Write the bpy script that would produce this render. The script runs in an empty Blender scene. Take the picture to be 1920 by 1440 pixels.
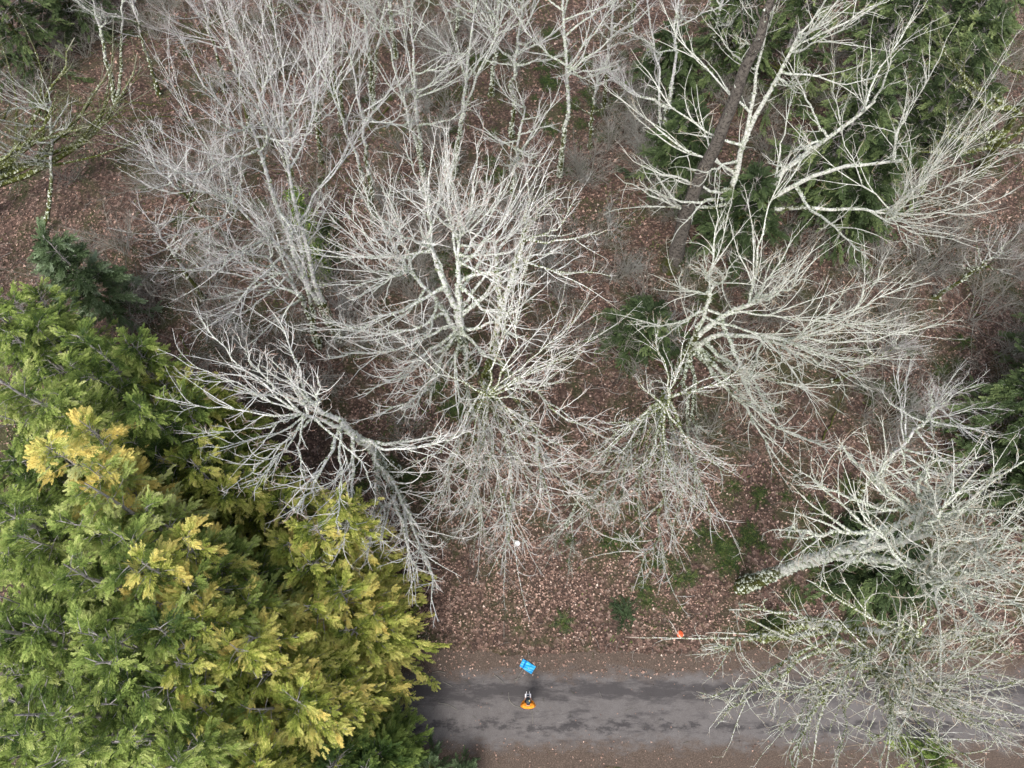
import bpy, math, random
import numpy as np
from mathutils import Vector, Matrix

S = bpy.context.scene
R = np.random.RandomState(7)
random.seed(7)

# ------------------------------------------------------------------ camera
CAMH = 33.0
TILT = math.radians(24.6)
FPX = 1331.0
cam_d = bpy.data.cameras.new("camera")
cam = bpy.data.objects.new("camera", cam_d)
S.collection.objects.link(cam)
cam.location = (0, 0, CAMH)
cam.rotation_euler = (TILT, 0, 0)
cam_d.sensor_width = 36.0
cam_d.lens = FPX / 1920 * 36.0
cam_d.clip_start = 0.1
cam_d.clip_end = 2000
S.camera = cam
# ------------------------------------------------------------------ light
SUN_EL, SUN_AZ = math.radians(52), math.radians(200)   # azimuth clockwise from +Y
w = bpy.data.worlds.new("World"); S.world = w; w.use_nodes = True
nt = w.node_tree
bg = nt.nodes["Background"]
sky = nt.nodes.new("ShaderNodeTexSky"); sky.sky_type = 'NISHITA'; sky.sun_disc = False
sky.sun_elevation = SUN_EL; sky.sun_rotation = SUN_AZ
sky.air_density = 1.0; sky.dust_density = 4.0; sky.ozone_density = 0.6
hs = nt.nodes.new("ShaderNodeHueSaturation"); hs.inputs["Saturation"].default_value = 0.42
nt.links.new(sky.outputs[0], hs.inputs["Color"]); nt.links.new(hs.outputs[0], bg.inputs[0])
bg.inputs[1].default_value = 0.15
sd = bpy.data.lights.new("sun", 'SUN'); sd.energy = 1.5; sd.angle = math.radians(20); sd.color = (1, 0.975, 0.94)
sun = bpy.data.objects.new("sun", sd); S.collection.objects.link(sun)
dirv = Vector((math.sin(SUN_AZ) * math.cos(SUN_EL), math.cos(SUN_AZ) * math.cos(SUN_EL), math.sin(SUN_EL)))
sun.rotation_euler = dirv.to_track_quat('Z', 'Y').to_euler()
S.view_settings.view_transform = 'Standard'; S.view_settings.look = 'None'
S.view_settings.exposure = 0.84; S.view_settings.gamma = 1.0

# ------------------------------------------------------------------ helpers
ct, st = math.cos(TILT), math.sin(TILT)
def ray(px, py):
    x, y, z = (px - 960) / FPX, (720 - py) / FPX, -1.0
    return np.array([x, y * ct - z * st, y * st + z * ct])
def U(px, py, h=0.0):
    d = ray(px, py); t = (CAMH - h) / -d[2]
    return np.array([d[0] * t, d[1] * t, h])
def axis_h(px, py, b):
    """height at which the sight line passes nearest to the vertical through b"""
    d = ray(px, py); t = (b[0] * d[0] + b[1] * d[1]) / (d[0] ** 2 + d[1] ** 2)
    return CAMH + t * d[2]
def gz(x, y):
    x = np.asarray(x, float); y = np.asarray(y, float)
    h = 0.16 * np.sin(x * .23 + 1) * np.cos(y * .19) + 0.08 * np.sin(x * .7 + y * .5) + 0.05 * np.sin(x * 1.3 - y * 1.7)
    m = np.clip((np.abs(y + 0.05) - 2.0) / 3.0, 0, 1)
    return h * m
def nrm(v):
    return v / np.maximum(np.linalg.norm(v, axis=-1, keepdims=True), 1e-9)
def perp(v):
    a = np.where(np.abs(v[..., 2:3]) < .9, np.array([0, 0, 1.]), np.array([1., 0, 0]))
    u = nrm(np.cross(v, a)); return u, np.cross(v, u)
def lerp_poly(pts, t):
    """pts (N,K,3), t (N,) -> point and tangent"""
    K = pts.shape[1]; f = t * (K - 1); i = np.minimum(f.astype(int), K - 2); a = (f - i)[:, None]; n = np.arange(len(t))
    p, q = pts[n, i], pts[n, i + 1]
    return p * (1 - a) + q * a, nrm(q - p), i, a

def mesh_obj(name, V, F, mat, parent=None, tint=None, smooth=True):
    """V (n,3); F (m,k) constant face size; tint per vertex"""
    V = np.asarray(V, np.float32); F = np.asarray(F, np.int32)
    me = bpy.data.meshes.new(name)
    me.vertices.add(len(V)); me.vertices.foreach_set("co", V.ravel())
    k = F.shape[1]
    me.loops.add(F.size); me.loops.foreach_set("vertex_index", F.ravel())
    me.polygons.add(len(F)); me.polygons.foreach_set("loop_start", np.arange(0, F.size, k, dtype=np.int32))
    me.polygons.foreach_set("loop_total", np.full(len(F), k, np.int32))
    if smooth: me.polygons.foreach_set("use_smooth", np.ones(len(F), bool))
    if tint is not None:
        a = me.attributes.new("tint", 'FLOAT', 'POINT'); a.data.foreach_set("value", np.asarray(tint, np.float32))
    me.update(calc_edges=True)
    me.materials.append(mat)
    o = bpy.data.objects.new(name, me); S.collection.objects.link(o)
    if parent is not None: o.parent = parent
    return o
def tubes(pts, rad, sides):
    """pts (N,K,3) rad (N,K) -> V,F"""
    N, K = rad.shape
    tg = np.empty_like(pts); tg[:, 1:-1] = pts[:, 2:] - pts[:, :-2]; tg[:, 0] = pts[:, 1] - pts[:, 0]; tg[:, -1] = pts[:, -1] - pts[:, -2]
    tg = nrm(tg)
    mean = nrm(pts[:, -1] - pts[:, 0] + 1e-6); u0, _ = perp(mean)
    u0 = np.repeat(u0[:, None], K, 1)
    u = nrm(u0 - tg * (u0 * tg).sum(-1, keepdims=True)); v = np.cross(tg, u)
    a = np.arange(sides) * 2 * math.pi / sides
    ring = pts[:, :, None] + rad[:, :, None, None] * (np.cos(a)[None, None, :, None] * u[:, :, None] + np.sin(a)[None, None, :, None] * v[:, :, None])
    V = ring.reshape(-1, 3)
    base = (np.arange(N)[:, None, None] * K + np.arange(K - 1)[None, :, None]) * sides
    j = np.arange(sides)[None, None, :]; j2 = (j + 1) % sides
    F = np.stack([base + j, base + j2, base + sides + j2, base + sides + j], -1).reshape(-1, 4)
    return V, F
class Buf:
    def __init__(s): s.V = []; s.F = []; s.T = []; s.n = 0
    def add(s, V, F, T=None):
        if len(V) == 0: return
        s.V.append(V); s.F.append(F + s.n); s.n += len(V)
        s.T.append(np.zeros(len(V)) if T is None else np.broadcast_to(T, (len(V),)))
    def build(s, name, mat, parent=None, smooth=True):
        return mesh_obj(name, np.concatenate(s.V), np.concatenate(s.F), mat, parent, np.concatenate(s.T), smooth)
def empty(name, loc, label, cat, group=None, kind=None):
    o = bpy.data.objects.new(name, None); S.collection.objects.link(o); o.location = loc
    o.empty_display_size = .3
    o['label'] = label; o['category'] = cat
    if group: o['group'] = group
    if kind: o['kind'] = kind
    return o

# ------------------------------------------------------------------ materials
def mat(name):
    m = bpy.data.materials.new(name); m.use_nodes = True
    n = m.node_tree.nodes; b = n["Principled BSDF"]; b.inputs["Roughness"].default_value = .85
    b.inputs["Specular IOR Level"].default_value = .2
    return m, m.node_tree, b
def ramp(t, fac, stops, interp='LINEAR'):
    r = t.nodes.new("ShaderNodeValToRGB"); r.color_ramp.interpolation = interp
    e = r.color_ramp.elements
    while len(e) > 1: e.remove(e[-1])
    e[0].position = stops[0][0]; e[0].color = (*stops[0][1], 1)
    for p, c in stops[1:]:
        x = e.new(p); x.color = (*c, 1)
    t.links.new(fac, r.inputs[0]); return r.outputs[0]
def noise(t, scale, detail=6, rough=.6, vec=None, dist=0):
    n = t.nodes.new("ShaderNodeTexNoise"); n.inputs["Scale"].default_value = scale
    n.inputs["Detail"].default_value = detail; n.inputs["Roughness"].default_value = rough; n.inputs["Distortion"].default_value = dist
    if vec is not None: t.links.new(vec, n.inputs["Vector"])
    return n.outputs["Fac"]
def mix(t, fac, a, b):
    m = t.nodes.new("ShaderNodeMix"); m.data_type = 'RGBA'
    for s, v in ((0, fac), (6, a), (7, b)):
        if isinstance(v, (int, float)): m.inputs[s].default_value = v
        elif isinstance(v, tuple): m.inputs[s].default_value = (*v, 1)
        else: t.links.new(v, m.inputs[s])
    return m.outputs[2]
def math_(t, op, a, b=0.0):
    m = t.nodes.new("ShaderNodeMath"); m.operation = op
    for i, v in enumerate((a, b)):
        if isinstance(v, (int, float)): m.inputs[i].default_value = v
        else: t.links.new(v, m.inputs[i])
    return m.outputs[0]
def coords(t, scale=(1, 1, 1), loc=(0, 0, 0)):
    g = t.nodes.new("ShaderNodeNewGeometry"); m = t.nodes.new("ShaderNodeMapping")
    m.inputs["Scale"].default_value = scale; m.inputs["Location"].default_value = loc
    t.links.new(g.outputs["Position"], m.inputs[0]); return m.outputs[0]
def attr(t, name):
    a = t.nodes.new("ShaderNodeAttribute"); a.attribute_name = name; return a.outputs["Fac"]
def bump(t, b, h, strength, dist):
    n = t.nodes.new("ShaderNodeBump"); n.inputs["Strength"].default_value = strength; n.inputs["Distance"].default_value = dist
    t.links.new(h, n.inputs["Height"]); t.links.new(n.outputs[0], b.inputs["Normal"])

def bark(name, pale, mid, dark, tip, moss=.5, mossz=5.0):
    """tint attribute: 0 trunk .. 1 twig tip"""
    m, t, b = mat(name)
    v = coords(t)
    n1 = noise(t, 9.0, 8, .75, v); n2 = noise(t, 1.2, 4, .6, v)
    c = ramp(t, n1, [(.34, dark), (.44, mid), (.53, pale)])
    tw = ramp(t, attr(t, "tint"), [(.55, (0, 0, 0)), (.9, (1, 1, 1))])
    twc = ramp(t, attr(t, "tint"), [(.5, pale), (.78, tuple(x * .5 + y * .5 for x, y in zip(pale, mid))), (1.0, tip)])
    c = mix(t, tw, c, twc)
    # moss where the trunk is low
    sx = t.nodes.new("ShaderNodeSeparateXYZ"); t.links.new(v, sx.inputs[0])
    low = math_(t, 'SUBTRACT', 1.0, math_(t, 'DIVIDE', sx.outputs[2], mossz))
    mm = math_(t, 'ADD', math_(t, 'MULTIPLY', low, .45), math_(t, 'SUBTRACT', n2, .62 - moss * .25))
    mr = ramp(t, mm, [(.0, (0, 0, 0)), (.12, (1, 1, 1))])
    mr2 = t.nodes.new("ShaderNodeMath"); mr2.operation = 'MULTIPLY'
    t.links.new(mr, mr2.inputs[0]); inv = t.nodes.new("ShaderNodeMath"); inv.operation = 'SUBTRACT'; inv.inputs[0].default_value = 1
    t.links.new(tw, inv.inputs[1]); t.links.new(inv.outputs[0], mr2.inputs[1])
    mossc = ramp(t, noise(t, 9, 4, .6, v), [(.3, (.025, .030, .008)), (.7, (.085, .092, .018))])
    c = mix(t, mr2.outputs[0], c, mossc)
    t.links.new(c, b.inputs["Base Color"]); bump(t, b, n1, .6, .03)
    return m
M = {}
M['pale'] = bark("pale_bark", (.78, .775, .76), (.50, .505, .48), (.17, .18, .14), (.50, .30, .22), .45)
M['cream'] = bark("cream_bark", (.70, .70, .65), (.42, .43, .37), (.15, .16, .11), (.46, .34, .22), .5)
M['grey'] = bark("grey_bark", (.60, .59, .59), (.33, .33, .32), (.11, .11, .09), (.36, .27, .25), .5)
M['violet'] = bark("greyish_brown_bark", (.46, .44, .435), (.25, .24, .23), (.09, .085, .075), (.34, .25, .24), .4)
M['firbark'] = bark("dark_brown_bark", (.13, .115, .10), (.05, .043, .038), (.016, .014, .012), (.25, .23, .2), -.7, 3)
M['mossy'] = bark("mossy_bark", (.30, .30, .24), (.13, .12, .07), (.05, .045, .02), (.3, .3, .25), 1.7, 16)
M['brushwood'] = bark("brushwood_bark", (.44, .41, .395), (.25, .235, .22), (.09, .08, .07), (.33, .26, .24), .4)
M['deadwood'] = bark("dead_wood", (.40, .375, .36), (.25, .23, .22), (.09, .08, .075), (.4, .37, .34), .2)

def lichen_mat(name, a, bcol, c3):
    m, t, b = mat(name)
    c = ramp(t, attr(t, "tint"), [(0, a), (.5, bcol), (1, c3)])
    t.links.new(c, b.inputs["Base Color"]); b.inputs["Roughness"].default_value = 1
    return m
M['lichen'] = lichen_mat("lichen", (.13, .15, .07), (.42, .46, .38), (.62, .65, .57))
M['moss'] = lichen_mat("moss_and_lichen", (.05, .065, .012), (.15, .17, .05), (.52, .55, .45))

def leafy(name, stops, trans=.25, rough=.6):
    m, t, b = mat(name)
    c = ramp(t, attr(t, "tint"), stops)
    t.links.new(c, b.inputs["Base Color"]); b.inputs["Roughness"].default_value = rough
    if trans:
        tr = t.nodes.new("ShaderNodeBsdfTranslucent"); t.links.new(c, tr.inputs[0])
        mx = t.nodes.new("ShaderNodeMixShader"); mx.inputs[0].default_value = trans
        t.links.new(b.outputs[0], mx.inputs[1]); t.links.new(tr.outputs[0], mx.inputs[2])
        t.links.new(mx.outputs[0], t.nodes["Material Output"].inputs[0])
    return m
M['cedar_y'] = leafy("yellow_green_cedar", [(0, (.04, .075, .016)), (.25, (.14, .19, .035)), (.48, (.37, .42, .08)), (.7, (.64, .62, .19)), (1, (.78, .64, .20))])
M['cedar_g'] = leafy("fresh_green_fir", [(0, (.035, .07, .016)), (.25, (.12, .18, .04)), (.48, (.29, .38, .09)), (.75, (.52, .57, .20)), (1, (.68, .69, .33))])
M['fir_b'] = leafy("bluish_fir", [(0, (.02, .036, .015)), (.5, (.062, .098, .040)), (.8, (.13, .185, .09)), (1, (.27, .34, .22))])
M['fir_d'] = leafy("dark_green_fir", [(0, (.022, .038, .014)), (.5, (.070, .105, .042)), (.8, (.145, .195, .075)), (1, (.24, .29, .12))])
M['fern'] = leafy("sword_fern", [(0, (.018, .036, .012)), (.5, (.045, .075, .02)), (1, (.11, .14, .035))])
M['litter'] = leafy("dead_leaves", [(0, (.04, .028, .022)), (.3, (.15, .095, .075)), (.6, (.32, .205, .16)), (.88, (.48, .33, .265)), (1, (.58, .46, .39))], .0, .8)
M['cover'] = leafy("ground_plants", [(0, (.03, .05, .015)), (.6, (.08, .12, .03)), (1, (.17, .2, .06))])

def ground_mat():
    m, t, b = mat("leaf_litter_ground")
    v = coords(t)
    vo = t.nodes.new("ShaderNodeTexVoronoi"); vo.inputs["Scale"].default_value = 9; vo.inputs["Randomness"].default_value = 1
    vw = t.nodes.new("ShaderNodeMix"); vw.data_type = 'VECTOR'
    t.links.new(v, vo.inputs["Vector"])
    sx = t.nodes.new("ShaderNodeSeparateColor"); t.links.new(vo.outputs["Color"], sx.inputs[0])
    c1 = ramp(t, sx.outputs[0], [(.0, (.018, .013, .011)), (.35, (.052, .033, .026)), (.65, (.11, .066, .051)), (.88, (.24, .15, .12)), (1, (.38, .28, .23))])
    n2 = noise(t, 22, 5, .7, v)
    c2 = ramp(t, n2, [(.3, (.012, .010, .009)), (.5, (.062, .040, .032)), (.7, (.22, .15, .12))])
    c = mix(t, .5, c1, c2)
    # green moss and low plants in soft patches
    g = noise(t, .35, 7, .7, v, .5)
    gm = ramp(t, g, [(.47, (0, 0, 0)), (.60, (.8, .8, .8))])
    gc = ramp(t, noise(t, 12, 4, .7, v), [(.3, (.018, .022, .01)), (.7, (.070, .078, .03))])
    c = mix(t, gm, c, gc)
    # bare dark earth patches
    e = noise(t, .8, 6, .65, coords(t, loc=(31, 7, 0)))
    em = ramp(t, e, [(.52, (0, 0, 0)), (.66, (.7, .7, .7))])
    c = mix(t, em, c, (.05, .038, .03))
    t.links.new(c, b.inputs["Base Color"]); b.inputs["Roughness"].default_value = .95
    bump(t, b, vo.outputs["Distance"], .8, .05)
    return m
def road_mat():
    m, t, b = mat("worn_grey_road")
    v = coords(t); sx = t.nodes.new("ShaderNodeSeparateXYZ"); t.links.new(v, sx.inputs[0])
    fine = noise(t, 38, 5, .85, v); mid = noise(t, 1.3, 12, .8, v, .1)
    base = ramp(t, fine, [(.3, (.060, .053, .050)), (.5, (.112, .101, .097)), (.7, (.205, .187, .18))])
    c = mix(t, .35, base, ramp(t, mid, [(.35, (.075, .069, .068)), (.65, (.165, .157, .158))]))
    st_ = coords(t, (.38, 1.5, 1))
    # dark damp streaks along the upper wheel track and broken ones along the lower one
    dn = noise(t, 1.4, 12, .74, st_, .15)
    def band(y0, wid):
        d = math_(t, 'ABSOLUTE', math_(t, 'SUBTRACT', sx.outputs[1], y0))
        return math_(t, 'MAXIMUM', math_(t, 'SUBTRACT', 1.0, math_(t, 'DIVIDE', d, wid)), 0.0)
    s1 = math_(t, 'ADD', math_(t, 'MULTIPLY', band(.70, .6), .22), math_(t, 'MULTIPLY', dn, 1.15))
    m1 = ramp(t, s1, [(.60, (0, 0, 0)), (.74, (.70, .70, .70))])
    c = mix(t, m1, c, (.032, .029, .031))
    dn2 = noise(t, 1.7, 12, .78, coords(t, (.6, 1.3, 1), (13, 5, 0)), .1)
    s2 = math_(t, 'ADD', math_(t, 'MULTIPLY', band(-.66, .7), .19), math_(t, 'MULTIPLY', dn2, 1.0))
    m2 = ramp(t, s2, [(.64, (0, 0, 0)), (.72, (.70, .70, .70))])
    c = mix(t, m2, c, (.026, .024, .026))
    # brown dirt and grit creeping in from the edges
    ed = math_(t, 'SUBTRACT', math_(t, 'ABSOLUTE', math_(t, 'ADD', sx.outputs[1], .0)), 1.05)
    em = math_(t, 'ADD', math_(t, 'MULTIPLY', ed, 1.15), math_(t, 'MULTIPLY', math_(t, 'SUBTRACT', noise(t, 1.3, 12, .78, coords(t, (.7, 1.1, 1)), .1), .5), 3.2))
    mr = ramp(t, em, [(.0, (0, 0, 0)), (.7, (1, 1, 1))])
    dirt = ramp(t, noise(t, 24, 4, .75, v), [(.3, (.035, .026, .02)), (.52, (.085, .063, .050)), (.75, (.22, .165, .13))])
    c = mix(t, mr, c, dirt)
    t.links.new(c, b.inputs["Base Color"]); bump(t, b, fine, .35, .01)
    return m
M['ground'] = ground_mat(); M['road'] = road_mat()
def plain(name, col, rough=.6, spec=.3, nz=0):
    m, t, b = mat(name)
    if nz:
        c = ramp(t, noise(t, nz, 4, .6, coords(t)), [(.3, tuple(x * .72 for x in col)), (.7, tuple(min(1, x * 1.15) for x in col))])
        t.links.new(c, b.inputs["Base Color"])
    else: b.inputs["Base Color"].default_value = (*col, 1)
    b.inputs["Roughness"].default_value = rough; b.inputs["Specular IOR Level"].default_value = spec
    return m

# ------------------------------------------------------------------ ground + road
def axis_pts(lim_in, step, lim_out, n_out):
    a = np.arange(-lim_in, lim_in + 1e-6, step); o = lim_in + (lim_out - lim_in) * (np.linspace(0, 1, n_out + 1)[1:] ** 2.5)
    return np.concatenate([-o[::-1], a, o])
gx = axis_pts(55, .5, 700, 14); gy = axis_pts(55, .5, 700, 14) + 15
X, Y = np.meshgrid(gx, gy); Z = gz(X, Y)
nx, ny = len(gx), len(gy)
idx = np.arange(nx * ny).reshape(ny, nx)
F = np.stack([idx[:-1, :-1], idx[:-1, 1:], idx[1:, 1:], idx[1:, :-1]], -1).reshape(-1, 4)
g = mesh_obj("ground", np.stack([X, Y, Z], -1).reshape(-1, 3), F, M['ground']); g['kind'] = 'structure'
# road: ragged edged sheet
xs = np.arange(-60, 60.1, .12); n = len(xs)
rr = np.random.RandomState(3)
def rag(n, a):
    r = rr.randn(n); k = np.ones(7) / 7; r1 = np.convolve(r, k, 'same'); r2 = np.convolve(rr.randn(n), np.ones(40) / 40, 'same')
    return a * (r1 * .6 + r2 * 3)
e1 = 2.25 + rag(n, .3); e0 = -2.3 + rag(n, .25)
rows = []
for f in np.linspace(0, 1, 9): rows.append(np.stack([xs, e0 * (1 - f) + e1 * f, np.full(n, .006)], -1))
V = np.stack(rows).reshape(-1, 3); idx = np.arange(9 * n).reshape(9, n)
F = np.stack([idx[:-1, :-1], idx[:-1, 1:], idx[1:, 1:], idx[1:, :-1]], -1).reshape(-1, 4)
V[:, 2] = gz(V[:, 0], V[:, 1]) + .006 + .03 * np.exp(-((V[:, 1] + .05) / .9) ** 2)
o = mesh_obj("road", V, F, M['road']); o['kind'] = 'structure'

# ------------------------------------------------------------------ leaf litter (stuff)
def vnoise(x, y, s, seed):
    r = np.random.RandomState(seed); o = 0
    for k in range(4):
        a = r.rand(6) * 6.28; f = s * 1.7 ** k
        o = o + (np.sin(x * f * math.cos(a[0]) + y * f * math.sin(a[0]) + a[1]) * np.sin(x * f * math.cos(a[2]) + y * f * math.sin(a[2]) + a[3])) / 1.3 ** k
    return o / 2.2
def scatter(n, x0, x1, y0, y1):
    return R.uniform(x0, x1, n), R.uniform(y0, y1, n)
def litter():
    b = Buf()
    for (n, x0, x1, y0, y1, sz, br) in ((9000, -30, 30, -7, -1.2, .034, .0), (500, -14, 24, -1.6, 1.8, .028, -.1), (2600, -14, 30, 1.2, 2.6, .034, .0), (300000, -38, 38, 1.4, 26, .044, .03), (70000, -40, 40, 22, 48, .07, -.16)):
        x, y = scatter(n, x0, x1, y0, y1)
        d = vnoise(x, y, .9, 11) + .8 * vnoise(x, y, 2.6, 5)
        k = d > R.rand(n) * 1.7 - 1.1
        if y0 == 1.4: # thicker in the clearing, thinning out towards the road
            k &= R.rand(n) < np.clip((y - 1.9 - .6 * vnoise(x, y, 1.1, 4)) / 1.7, .14, 1)
            k &= R.rand(n) < .30 + .70 * np.exp(-((x - 1) / 13.) ** 4 - ((y - 4) / 9.) ** 4)
        x, y = x[k], y[k]; n = len(x)
        z = gz(x, y) + R.uniform(.008, .05, n)
        a0 = R.rand(n) * 6.28; s = sz * R.uniform(.3, 1.7, n)
        ang = a0[:, None] + np.arange(6)[None] * math.pi / 3
        rad = s[:, None] * np.where(np.arange(6)[None] % 2 == 0, 1.0, R.uniform(.28, .6, (n, 1))) * R.uniform(.7, 1.2, (n, 6))
        px = x[:, None] + rad * np.cos(ang); py = y[:, None] + rad * np.sin(ang)
        tx, ty = R.randn(n, 1) * .3, R.randn(n, 1) * .3
        pz = z[:, None] + rad * np.cos(ang) * tx + rad * np.sin(ang) * ty + R.rand(n, 6) * .25 * s[:, None]
        V = np.stack([px, py, np.maximum(pz, gz(px, py) + .004)], -1).reshape(-1, 3)
        F = np.arange(n * 6).reshape(n, 6)
        T = np.clip(R.normal(.47 + br, .24, n) + .12 * vnoise(x, y, .6, 77), 0, 1)
        b.add(V, F, np.repeat(T, 6))
    o = b.build("leaf_litter", M['litter'], smooth=False)
    o['kind'] = 'stuff'; o['label'] = 'fallen reddish brown leaves covering the forest floor beside the road'; o['category'] = 'dead leaves'
litter()
def cover():
    """low green plants in patches"""
    x, y = scatter(90000, -38, 38, 2.4, 47); d = vnoise(x, y, .42, 21) + .45 * vnoise(x, y, 1.7, 9)
    k = (d > .33 + R.rand(len(x)) * .5) & ((y > 12) | (R.rand(len(x)) < .35)); x, y = x[k], y[k]; n = len(x)
    a = R.rand(n) * 6.28; L = R.uniform(.10, .30, n); wd = R.uniform(.012, .03, n)
    dx, dy = np.cos(a), np.sin(a); z0 = gz(x, y)
    up = R.uniform(.2, .9, n) * L
    p0 = np.stack([x, y, z0], -1); p2 = p0 + np.stack([dx * L, dy * L, up], -1); pm = p0 + np.stack([dx * L * .5, dy * L * .5, up * .8], -1)
    sd_ = np.stack([-dy * wd, dx * wd, 0 * dx], -1)
    V = np.stack([p0, pm + sd_, p2, pm - sd_], 1).reshape(-1, 3)
    o = mesh_obj("ground_cover", V, np.arange(n * 4).reshape(n, 4), M['cover'], tint=np.repeat(R.rand(n), 4), smooth=False)
    o['kind'] = 'stuff'; o['label'] = 'patchy low green plants and grass among the dead leaves'; o['category'] = 'ground plants'
cover()
def straws():
    """twigs and straws lying about"""
    b = Buf()
    for n, x0, x1, y0, y1, L0, L1, r in ((110, -11, 16, -2.4, 1.9, .06, .45, .004), (9500, -30, 30, 2.2, 24, .12, .8, .005), (3400, -38, 38, 11, 48, .3, 1.5, .008)):
        x, y = scatter(n, x0, x1, y0, y1); a = R.rand(n) * 6.28; L = R.uniform(L0, L1, n) ** 1.0
        cur = R.randn(n) * 1.3; K = 6; pts = np.zeros((n, K, 3)); pts[:, 0, 0] = x; pts[:, 0, 1] = y
        for k in range(1, K):
            a2 = a + cur * k / K; pts[:, k, 0] = pts[:, k - 1, 0] + np.cos(a2) * L / K; pts[:, k, 1] = pts[:, k - 1, 1] + np.sin(a2) * L / K
        pts[:, :, 2] = gz(pts[:, :, 0], pts[:, :, 1]) + .045 + R.rand(n, 1) * .02
        rad = np.full((n, K), r) * R.uniform(.6, 1.5, (n, 1)); rad[:, -1] *= .4
        V, F = tubes(pts, rad, 3); b.add(V, F, np.repeat(R.uniform(.0, .9, n), K * 3))
    o = b.build("fallen_twigs", M['deadwood']); o['kind'] = 'stuff'; o['label'] = 'pale thin fallen twigs and straws strewn over ground and road'; o['category'] = 'twigs'
straws()

# ------------------------------------------------------------------ bare trees
def grow(p0, d0, L, r0, K, wob, up, arc=.25, tipr=.35):
    N = len(p0); pts = np.empty((N, K, 3)); pts[:, 0] = p0; d = nrm(d0)
    bend = R.randn(N, 3) * arc
    for k in range(1, K):
        d = nrm(d + (bend + R.randn(N, 3) * wob + np.array([0, 0, up])) * (2.2 / K))
        pts[:, k] = pts[:, k - 1] + d * (L / (K - 1))[:, None]
    t = np.linspace(0, 1, K)
    return pts, r0[:, None] * (1 - (1 - tipr) * t ** .9)[None]
def spawn(pts, rad, L, dens, tmin, tmax, amin, amax, lr, rmin, K, wob, up, arc=.25, flat=0., lmin=.25, tipr=.35):
    nper = np.maximum(1, np.round(dens * L * R.uniform(.75, 1.25, len(L)))).astype(int)
    pi = np.repeat(np.arange(len(L)), nper); n = len(pi)
    t = tmin + (tmax - tmin) * R.rand(n) ** .85
    p, tg, i, a = lerp_poly(pts[pi], t)
    pr = rad[pi, i] * (1 - a[:, 0]) + rad[pi, i + 1] * a[:, 0]
    u, v = perp(tg); az = R.rand(n) * 6.283
    pv = np.cos(az)[:, None] * u + np.sin(az)[:, None] * v
    pv[:, 2] = pv[:, 2] * (1 - flat) + .15; pv = nrm(pv)
    ang = R.uniform(amin, amax, n)[:, None]
    d = np.cos(ang) * tg + np.sin(ang) * pv
    Lc = np.maximum(L[pi] * lr * (1.15 - .75 * t) * R.uniform(.55, 1.35, n), lmin)
    r0 = np.clip(.0125 * Lc ** .9 + .003, rmin, pr * .75 + .001)
    q, rr_ = grow(p, d, Lc, r0, K, wob, up, arc, tipr)
    return q, rr_, Lc
def bez(a, m, b, K):
    t = np.linspace(0, 1, K)[None, :, None]
    return (1 - t) ** 2 * a[:, None] + 2 * t * (1 - t) * m[:, None] + t ** 2 * b[:, None]
def smooth_poly(P, K):
    P = np.array(P); s = np.r_[0, np.cumsum(np.linalg.norm(np.diff(P, axis=0), axis=1))]; s /= s[-1]
    # catmull-like: dense linear then smoothing
    t = np.linspace(0, 1, K); q = np.stack([np.interp(t, s, P[:, i]) for i in range(3)], -1)
    for _ in range(3): q[1:-1] = (q[:-2] + 2 * q[1:-1] + q[2:]) / 4
    return q
def lichen_blobs(b, pts, rad, n, smin, smax, lo=0., hi=1.):
    N, K = rad.shape
    if N == 0 or n == 0: return
    Ls = np.linalg.norm(pts[:, -1] - pts[:, 0], axis=-1); pi = R.choice(N, n, p=Ls / Ls.sum())
    p, tg, i, a = lerp_poly(pts[pi], R.rand(n) ** 1.3 * .92); r = rad[pi, i]
    u, v = perp(tg); az = R.rand(n) * 6.283; out = np.cos(az)[:, None] * u + np.sin(az)[:, None] * v
    out[:, 2] = np.abs(out[:, 2])
    c = p + out * r[:, None] * .8; s = R.uniform(.5, 1.25, n) * np.minimum(r * .72 + smin * .32, .085)
    # irregular double pyramid
    base = np.array([[1, 0, 0], [0, 1, 0], [-1, 0, 0], [0, -1, 0], [0, 0, 1], [0, 0, -1]], float)
    off = base[None] * R.uniform(.35, 1.2, (n, 6, 1)) + R.randn(n, 6, 3) * .2
    V = (c[:, None] + off * s[:, None, None]).reshape(-1, 3)
    f = np.array([[0, 1, 4], [1, 2, 4], [2, 3, 4], [3, 0, 4], [1, 0, 5], [2, 1, 5], [3, 2, 5], [0, 3, 5]])
    F = (f[None] + 6 * np.arange(n)[:, None, None]).reshape(-1, 3)
    b.add(V, F, np.repeat(R.uniform(lo, hi, n), 6))

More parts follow.
